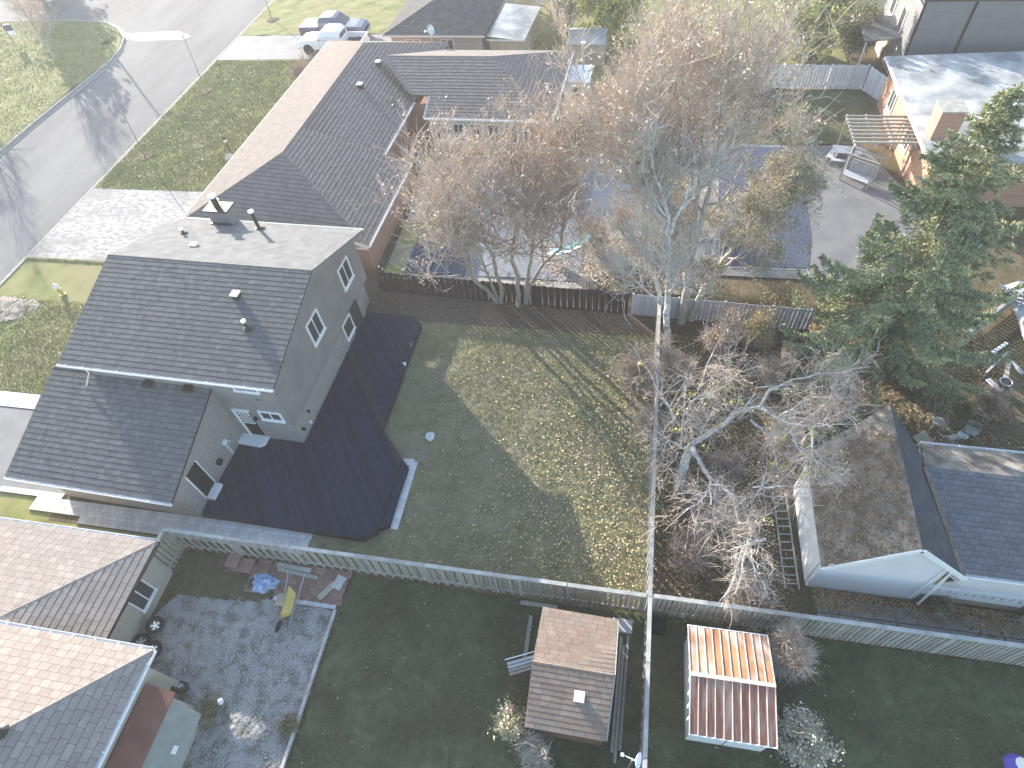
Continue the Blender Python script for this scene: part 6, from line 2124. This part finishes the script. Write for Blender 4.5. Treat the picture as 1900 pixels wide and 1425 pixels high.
# ---- spruce
g = np.random.default_rng(77)
sp = thing('spruce_tree', 'tall dark green spruce with drooping branches at the right', 'tree', (12.0, 22.0, 0))
HS = 14.2
MB().cyl((0, 0, 0), (-.1, -.1, HS), .26, .03, n=9).build('trunk', M['bark_brown'], sp)
segs, cent, dirs_, rads = [], [], [], []
for k in range(175):
    t = (k + g.random()) / 175
    z0 = 1.2 + (HS - 1.5) * t ** 0.95
    reach = (1 - t) ** 1.05 * 5.3 * g.uniform(.6, 1.15) + .38
    az = g.random() * 6.283
    p = np.array([0, 0, z0])
    d = np.array([math.cos(az), math.sin(az), g.uniform(.05, .3) + .25 * t])
    n = max(4, int(reach / .2))
    for i in range(n):
        d = d + np.array([0, 0, -.07 if i < n * .55 else .17]) + g.normal(size=3) * .03
        d /= np.linalg.norm(d)
        q = p + d * reach / n
        segs.append((*p, *q, .035 * (1 - i / n) + .008, .03 * (1 - i / n) + .006))
        w = (.22 + .34 * math.sin(math.pi * min(1, (i + 1.5) / n))) * (1.0 if t < .8 else .7)
        for m_ in range(5):
            cent.append(p + (q - p) * g.random())
            s = np.cross(d, [0, 0, 1])
            s /= np.linalg.norm(s)
            e = d * .55 + s * g.choice([-1, 1]) * g.uniform(.4, 1.0) + np.array([0, 0, g.uniform(-.55, -.05)])
            dirs_.append(e / np.linalg.norm(e))
            rads.append(w * g.uniform(.6, 1.25))
        p = q
V, F = tubes(np.array(segs), 4)
put('branches', np_mesh('branches', V, F, M['bark_brown'], True), sp)
cent, dirs_, rads = np.array(cent), np.array(dirs_), np.array(rads)
# every branchlet is a brush of short needles tufts
nt_ = 16
n = len(cent)
f = g.random((n, nt_, 1))
base = cent[:, None, :] + dirs_[:, None, :] * rads[:, None, None] * f
nd = dirs_[:, None, :] * .8 + g.normal(size=(n, nt_, 3)) * .55
nd /= np.linalg.norm(nd, axis=2, keepdims=True)
ln = .12 * g.uniform(.7, 1.4, (n, nt_, 1))
wv = np.cross(nd, g.normal(size=(n, nt_, 3)))
wv /= np.linalg.norm(wv, axis=2, keepdims=True)
wv *= .022
V = np.stack([base - wv, base + wv, base + nd * ln + wv * .4, base + nd * ln - wv * .4], 2).reshape(-1, 3)
F = np.arange(len(V)).reshape(-1, 4)
put('crown', np_mesh('crown', V, F, M['spruce']), sp)


# ---- generic round leafy / twiggy plants
def bushy(name, label, cat, loc, h, rad, seed, bark, twig, leaves, stems=5, spray=1500, tl=.4, lvl=2, group=None, up=.3, tr=.0075):
    T = Tree(seed)
    for k in range(stems):
        a = T.g.random() * 6.283
        b = np.array([loc[0], loc[1], 0.0])
        sp_ = T.g.uniform(.15, .6)
        top = b + np.array([math.cos(a) * rad * sp_, math.sin(a) * rad * sp_, h * T.g.uniform(.45, .75)])
        P, rr = T.limb([b, b + (top - b) * .5 + T.g.normal(size=3) * .08 * rad, top], .03 + .012 * h, .012)
        crown_from(T, P, rr, .25, 6, rad * .62, lvl, .8, up, (3, 4))
    T.spray(spray, tl, tr, .7, .15)
    return T.build(name, label, cat, (loc[0], loc[1], 0), bark, twig, leaves, group)


B_, TT = M['bark_brown'], M['twig_tan']
bushy('leafy_tree', 'yellow-green leafy tree at the top edge behind the big bare tree', 'tree', (-2.8, 58.0), 7.0, 3.6, 11, B_, TT, [(15000, .22, M['leaf_yg'], .5, 20), (6000, .18, M['leaf_olive'], .5, 20)], 8, 3500, .7)
bushy('leafy_tree', 'brown-green thinning tree at the top edge left of the yellow-green one', 'tree', (-6.9, 60.0), 5.5, 2.8, 12, B_, TT, [(7000, .18, M['leaf_tan'], .5, 20), (4500, .18, M['leaf_yg'], .5, 20)], 7, 3000, .7)
bushy('leafy_tree', 'olive-yellow tree with pale fork trunk at the upper right beside the kennel', 'tree', tuple(at(1490, 120))[:2], 6.5, 2.6, 13, M['bark_white'], TT, [(11000, .18, M['leaf_olive'], .5, 20), (6000, .18, M['leaf_yg'], .5, 20)], 6, 2600, .6)
bushy('evergreen_shrub', 'dark green evergreen shrub left of the patio roof at the top right', 'shrub', tuple(at(1575, 105))[:2], 3.6, 1.7, 14, B_, TT, [(11000, .13, M['green_leaf'], .2, 20)], 8, 1800, .45)
bushy('red_shrub', 'bare reddish-brown shrub at the top edge before the dark tall house', 'shrub', tuple(at(1545, 45))[:2], 3.6, 2.0, 15, B_, M['twig_red'], [(900, .09, M['leaf_rust'], .5, 20)], 6, 3000, .5)
bushy('dark_shrub', 'rounded dark reddish shrub against the front eave of the brown bungalow', 'shrub', (-29.0, 50.2), 1.6, 1.6, 16, B_, M['twig_red'], [(2500, .07, M['leaf_rust'], .1, 20)], 8, 4500, .35)
bushy('bare_shrub', 'small bare shrub with pale twig tips between the metal shed and the shaded lawn', 'shrub', (6.75, 7.2), 2.0, 1.0, 17, M['bark_grey'], M['twig_tan'], [(800, .05, M['leaf_pale'], .3, 20)], 7, 4200, .45, up=.35)
bushy('pale_leaf_shrub', 'bushy shrub with pale dry leaves at the lower right corner of the metal shed', 'shrub', (7.15, 4.45), 1.7, .95, 18, M['bark_grey'], TT, [(5200, .075, M['leaf_pale'], .2, 20), (1500, .07, M['leaf_olive'], .1, 20)], 7, 1800, .3)
bushy('pale_leaf_shrub', 'leafy pale green shrub pressed against the left wall of the brown shed', 'shrub', (-2.6, 3.5), 1.4, .65, 19, M['bark_grey'], TT, [(1300, .085, M['leaf_olive'], .2, 20), (700, .09, M['leaf_pale'], .2, 20)], 6, 900, .25)
bushy('bare_shrub', 'bare twiggy shrub at the bottom edge below the brown shed', 'shrub', (-1.7, 2.6), 1.0, .8, 20, M['bark_grey'], M['twig_white'], None, 5, 700, .35)
bushy('bare_shrub', 'orange-brown leafed bush growing over the boundary fence beside the lawn', 'shrub', (1.15, 19.2), 2.3, 1.3, 22, B_, M['twig_red'], [(4200, .065, M['leaf_rust'], .3, 20)], 8, 4500, .42)
bushy('red_shrub', 'small dark red shrub by the tumbledown fence at the right edge', 'shrub', (16.9, 19.4), 1.4, .9, 24, B_, M['twig_red'], [(1200, .06, nr is not None and M['leaf_rust'], .1, 20)], 6, 1500, .3)
bushy('evergreen_shrub', 'low green shrub among the slabs beside the white lattice screen', 'shrub', tuple(at(1740, 1130))[:2], .7, .55, 25, B_, TT, [(1800, .06, M['green_leaf'], .05, 20)], 6, 500, .2)
for i, (px, py, h, r, lab) in enumerate(((1215, 800, 1.7, 1.0, 'tan twiggy bush beside the boundary fence, above the birch trunk'), (1250, 700, 2.2, 1.2, 'bare bush at the foot of the tall pale tree'), (1330, 640, 2.1, 1.3, 'bramble-like bare bush before the pale grey fence'),
                                          (1400, 640, 2.2, 1.2, 'golden-leafed bush between the grey fence and the spruce'), (1300, 960, 1.3, 1.0, 'low bare bush just below the birch trunk'), (1270, 1040, 1.6, 1.1, 'bare bush near the fence corner in the leaf litter'),
                                          (1380, 1130, 1.9, 1.1, 'bare twiggy bush leaning over the south-east board fence'), (1420, 700, 1.6, 1.1, 'twiggy bush left of the spruce foot'), (1340, 880, 1.1, .9, 'low tan bush under the birch limbs'), (1550, 760, 1.6, 1.2, 'bare bush under the right end of the birch limbs'),
                                          (1450, 830, 1.2, 1.1, 'low brown bush above the white garage wall'), (1100, 470, 2.0, 1.4, 'dry bush beside the pool slide'), (1160, 440, 2.4, 1.7, 'wide dry bush right of the pool slide'), (1250, 400, 2.6, 1.8, 'twiggy bush between the two pools'),
                                          (1080, 200, 1.8, 1.2, 'dark bare bush beside the white sunroom'), (800, 235, 1.4, .9, 'reddish bush in the notch of the brown bungalow'))):
    p = at(px, py)
    gold = i == 3
    bushy('bare_bush', lab, 'bush', (p.x, p.y), h, r, 40 + i, B_, (M['twig_red'], TT, M['twig_red'])[i % 3], [(900 if not gold else 1900, .065, M['leaf_rust'] if i % 2 else M['leaf_tan'], .1, 20)] + ([(1500, .08, M['leaf_yg'], .1, 20)] if gold else []), 7, 2300, .42, group='bushes in the leaf-littered yards')

# ---- young street trees and trees across the road
for i, (b, t, lab) in enumerate((((269, 290), (219, 190), 'thin bare sapling nearest the white driveway, on the front lawn'), ((382, 168), (338, 62), 'thin bare sapling with dark mulch ring in the middle of the front lawn'), ((505, 36), (480, -30), 'farthest thin sapling beside the road at the top'))):
    T = Tree(700 + i)
    p0 = np.array(at(*b))
    best = None
    for h in np.arange(2.5, 7, .1):
        q = np.array(at(*t, float(h)))
        e = np.linalg.norm(q[:2] - p0[:2])
        if best is None or e < best[0]:
            best = (e, h, q)
    P, rr = T.limb([p0, p0 * .5 + best[2] * .5, best[2]], .05, .02)
    for k in range(5):
        T.grow(P[-1 - k], [rng.uniform(-.5, .5), rng.uniform(-.5, .5), 1], .8, .012, 1, .5, .4, (2, 3))
    T.build('young_street_tree', lab, 'tree', tuple(p0), M['bark_brown'], TT, None, 'young trees along the road')
T = Tree(801)
b0 = np.array(at(103, 112))
P, rr = T.limb([b0, b0 + np.array([.1, 0, 1.6]), b0 + np.array([-.2, .3, 3.2]), b0 + np.array([-.3, .2, 5.0])], .13, .03)
crown_from(T, P, rr, .3, 14, 2.6, 3, .6, .35, (3, 4))
T.spray(1500, .7, .007, .5, .3)
T.build('bare_tree', 'rounded bare tree on the corner lawn across the road at the top left', 'tree', tuple(b0), M['bark_grey'], M['twig_tan'], [(500, .08, M['leaf_tan'], 1, 20)])
T = Tree(802)
b0 = np.array([-60.2, 45.8, 0])
P, rr = T.limb([b0, b0 + np.array([.1, 0, 1.8]), b0 + np.array([-.1, .2, 5.6])], .13, .03)
crown_from(T, P, rr, .3, 14, 2.8, 3, .55, .35, (3, 4))
T.spray(1000, .7, .007, .5, .3)
T.build('bare_tree', 'bare tree just outside the left edge whose shadow fans over the road', 'tree', tuple(b0), M['bark_grey'], M['twig_tan'], None)
bushy('leafy_tree', 'broad evergreen tree outside the top left corner shading the road corner', 'tree', (-69.0, 68.0), 7.5, 4.0, 803, B_, TT, [(9000, .30, M['green_leaf'], .5, 20)], 7, 1500, .6, lvl=3)
bushy('leafy_tree', 'second broad tree outside the top left corner beside the side street', 'tree', (-77.0, 78.5), 8.0, 4.5, 804, B_, TT, [(9000, .30, M['green_leaf'], .5, 20)], 7, 1500, .6, lvl=3)
bushy('bare_tree', 'bare tree outside the left edge shading the garage driveway', 'tree', (-46.0, 21.5), 7.0, 2.8, 805, B_, TT, None, 5, 2500, .6, lvl=3)

# ================================================================== FALLEN LEAVES, PEBBLES
def scatter(name, n, fn, size, mat, z=0.045, seed=5, kind='stuff', flat=.75):
    gg = np.random.default_rng(seed)
    P = fn(gg, n)
    C = np.concatenate([P, np.full((len(P), 1), z) + gg.uniform(0, .03, (len(P), 1))], 1)
    V, F = leaf_quads(C, size, gg, flat)
    V[:, 2] = np.maximum(V[:, 2], min(0.022, z)) + dip(V[:, 0], V[:, 1])
    o = put(name, np_mesh(name, V, F, mat))
    o['kind'] = kind
    return o


def yard(gg, n):
    x = gg.uniform(-12.5, 1.7, n * 4)
    y = gg.uniform(8.5, 24.0, n * 4)
    w = .10 + .9 * np.clip((x + 6.5) / 6.0, 0, 1) ** 1.2 * (1 - .45 * np.clip((y - 15) / 7, 0, 1))
    w *= .5 + .9 * vnoise(x + 50, y + 50, .9, 3)
    k = (gg.random(n * 4) < w) & ~((x < -8.9) & (y > 9.2))
    return np.stack([x[k], y[k]], 1)[:n]


def rect(x0, x1, y0, y1, cl=None):
    def f(gg, n):
        x, y = gg.uniform(x0, x1, n * 3), gg.uniform(y0, y1, n * 3)
        w = vnoise(x + 90, y + 90, 1.1, 9) if cl else np.ones(n * 3)
        k = gg.random(n * 3) < w
        return np.stack([x[k], y[k]], 1)[:n]
    return f


scatter('fallen_leaves', 3400, yard, .085, M['leaf_yellow'], .05, 51)
scatter('fallen_leaves', 1500, yard, .075, M['leaf_brown'], .05, 52)
scatter('brown_leaf_litter', 15000, rect(2.0, 7.4, 8.5, 24, True), .085, M['leaf_brown'], .06, 53)
scatter('yellow_leaf_litter', 1500, rect(2.0, 7.2, 8.5, 24, True), .08, M['leaf_yellow'], .07, 63)
scatter('brown_leaf_litter', 5500, rect(7.4, 18, 17.3, 28, True), .085, M['leaf_brown'], .06, 54)
scatter('golden_leaves', 9000, rect(-5.5, 3.5, 26.2, 31, True), .10, M['leaf_tan'], .07, 55)
scatter('golden_leaves', 1800, rect(-14.6, -13.4, 26.2, 32, True), .09, M['leaf_yg'], .06, 56)
scatter('lawn_leaves', 170, rect(-10.2, 1.7, -1, 8.0), .055, M['leaf_yellow'], .05, 57)
scatter('lawn_leaves', 170, rect(2.1, 17, -1, 8.0), .055, M['leaf_yellow'], .05, 58)
scatter('front_lawn_leaves', 260, rect(-40.2, -28, 15.6, 26.2), .10, M['leaf_pale'], .05, 59)
scatter('front_lawn_leaves', 300, rect(-40.2, -28, 34.5, 54.5), .12, M['leaf_pale'], .05, 60)
scatter('front_lawn_leaves', 160, rect(-64, -53, 30, 62), .16, M['leaf_pale'], .06, 61)
scatter('side_yard_leaves', 3800, rect(8.2, 17, 9.3, 10.1, True), .08, M['leaf_brown'], .06, 62)
scatter('roadside_leaves', 250, lambda gg, n: np.stack([-40.75 - np.abs(gg.normal(0, .25, n)), gg.uniform(18, 70, n)], 1), .10, M['leaf_brown'], -.09, 64)


def tufts(name, n, poly, size, mat, seed, lean=.5):
    """single grass blades standing in the lawn"""
    gg = np.random.default_rng(seed)
    P = np.array(poly)
    x0, y0 = P.min(0)
    x1, y1 = P.max(0)
    x, y = gg.uniform(x0, x1, n * 2), gg.uniform(y0, y1, n * 2)
    w = .6 + .4 * vnoise(x + 33, y + 71, .8, 19)
    k = inside(x, y, poly) & (gg.random(n * 2) < w)
    x, y = x[k][:n], y[k][:n]
    m = len(x)
    z = dip(x, y) - .01
    a = gg.uniform(0, 6.283, m)
    h = size * gg.uniform(.6, 1.5, m)
    wd = size * .30
    lx, ly = gg.normal(0, lean, m) * h, gg.normal(0, lean, m) * h
    V = np.stack([np.stack([x - np.cos(a) * wd, y - np.sin(a) * wd, z], 1), np.stack([x + np.cos(a) * wd, y + np.sin(a) * wd, z], 1), np.stack([x + lx, y + ly, z + h], 1)], 1).reshape(-1, 3)
    o = put(name, np_mesh(name, V, np.arange(m * 3).reshape(-1, 3), mat))
    o['kind'] = 'stuff'
    return o


M['blade'] = leafmat('grass_blade', [(0.19, 0.19, 0.09), (0.34, 0.33, 0.18), (0.46, 0.43, 0.29), (0.27, 0.26, 0.13)])
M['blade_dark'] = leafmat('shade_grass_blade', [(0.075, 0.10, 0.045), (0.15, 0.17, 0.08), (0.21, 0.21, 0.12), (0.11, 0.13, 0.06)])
M['blade_front'] = leafmat('front_grass_blade', [(0.13, 0.16, 0.035), (0.25, 0.26, 0.08), (0.36, 0.33, 0.15), (0.17, 0.20, 0.05)])
tufts('grass_blades', 90000, [(-12.6, 8.4), (1.7, 8.4), (1.7, 24.6), (-14, 25.2), (-14, 23.2), (-11, 22.9), (-11, 15.3), (-9, 13.9), (-9, 10), (-10, 9.3), (-12.6, 9.3)], .06, M['blade'], 71)
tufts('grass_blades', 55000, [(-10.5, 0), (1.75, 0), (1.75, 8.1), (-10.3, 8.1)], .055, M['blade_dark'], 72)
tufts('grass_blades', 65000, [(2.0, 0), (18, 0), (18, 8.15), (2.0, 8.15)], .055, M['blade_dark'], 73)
tufts('grass_blades', 60000, [(-40.3, 34.4), (-27, 34.4), (-27, 54.8), (-40.3, 54.8)], .09, M['blade_front'], 74)
tufts('grass_blades', 40000, [(-40.3, 15.5), (-25, 15.5), (-25, 26.3), (-40.3, 26.3)], .08, M['blade_front'], 75)
tufts('grass_blades', 50000, [(-75, 25), (-52.7, 25), (-52.7, 56), (-55, 61), (-60, 64), (-75, 64.3)], .13, M['blade_front'], 76)


def roof_leaves(gg, n):
    x, y = gg.uniform(8.05, 10.35, n), gg.uniform(10.1, 14.9, n)
    return np.stack([x, y], 1)


gg = np.random.default_rng(65)
P = roof_leaves(gg, 2600)
z = 2.10 + (P[:, 0] - 8.0) / 2.4 * 2.45 + .03
V, F = leaf_quads(np.concatenate([P, z[:, None]], 1), .08, gg, .6)
o = put('roof_leaf_litter', np_mesh('roof_leaf_litter', V, F, M['leaf_brown']))
o['kind'] = 'stuff'
# pebbles standing proud in the gravel
gg = np.random.default_rng(66)
n = 10000
x, y = gg.uniform(-19, -10.65, n * 2), gg.uniform(-2, 6.6, n * 2)
k = inside(x, y, GR)
x, y = x[k][:n], y[k][:n]
C = np.stack([x, y, np.full(len(x), .012)], 1)
r = gg.uniform(.018, .042, (len(x), 1))
a = gg.uniform(0, 6.28, len(x))
ca, sa = np.cos(a)[:, None], np.sin(a)[:, None]
offs = [(1, 0, 0), (0, 1, 0), (-1, 0, 0), (0, -1, 0), (0, 0, 1.0)]
Vs = []
for ox, oy, oz in offs:
    Vs.append(C + r * np.concatenate([ca * ox - sa * oy * .75, sa * ox + ca * oy * .75, np.full_like(ca, oz * .8)], 1))
V = np.stack(Vs, 1).reshape(-1, 3)
b_ = np.arange(len(C))[:, None] * 5
F = np.concatenate([np.concatenate([b_ + i, b_ + (i + 1) % 4, b_ + 4], 1) for i in range(4)], 0)
o = put('pebbles', np_mesh('pebbles', V, F, leafmat('pebble', [(.22, .21, .20), (.46, .44, .42), (.34, .32, .31), (.55, .53, .51)])))
o['kind'] = 'stuff'
# small weeds in the gravel
bushy('weed_patch', 'mossy weed patch on the gravel beside the white ball', 'weeds', tuple(at(390, 1325))[:2], .18, .6, 91, B_, TT, [(2200, .04, M['green_leaf'], 0, 20)], 9, 300, .15)
bushy('weed_patch', 'dark weed patch on the gravel against the timber edging', 'weeds', tuple(at(540, 1345))[:2], .18, .45, 92, B_, TT, [(1600, .05, M['green_leaf'], 0, 20)], 9, 300, .15)


# ================================================================== AIR
hz_mat = bpy.data.materials.new('thin_haze')
hz_mat.use_nodes = True
hn = hz_mat.node_tree
hn.nodes.clear()
ho = hn.nodes.new('ShaderNodeOutputMaterial')
hv = hn.nodes.new('ShaderNodeVolumePrincipled')
hv.inputs['Color'].default_value = (0.96, 0.95, 0.96, 1)
hv.inputs['Density'].default_value = 0.0010
hv.inputs['Anisotropy'].default_value = 0.2
hn.links.new(hv.outputs[0], ho.inputs['Volume'])
hz_ = MB().box(-420, 320, -80, 520, -1.2, 27.0).build('haze', hz_mat)
hz_['kind'] = 'stuff'
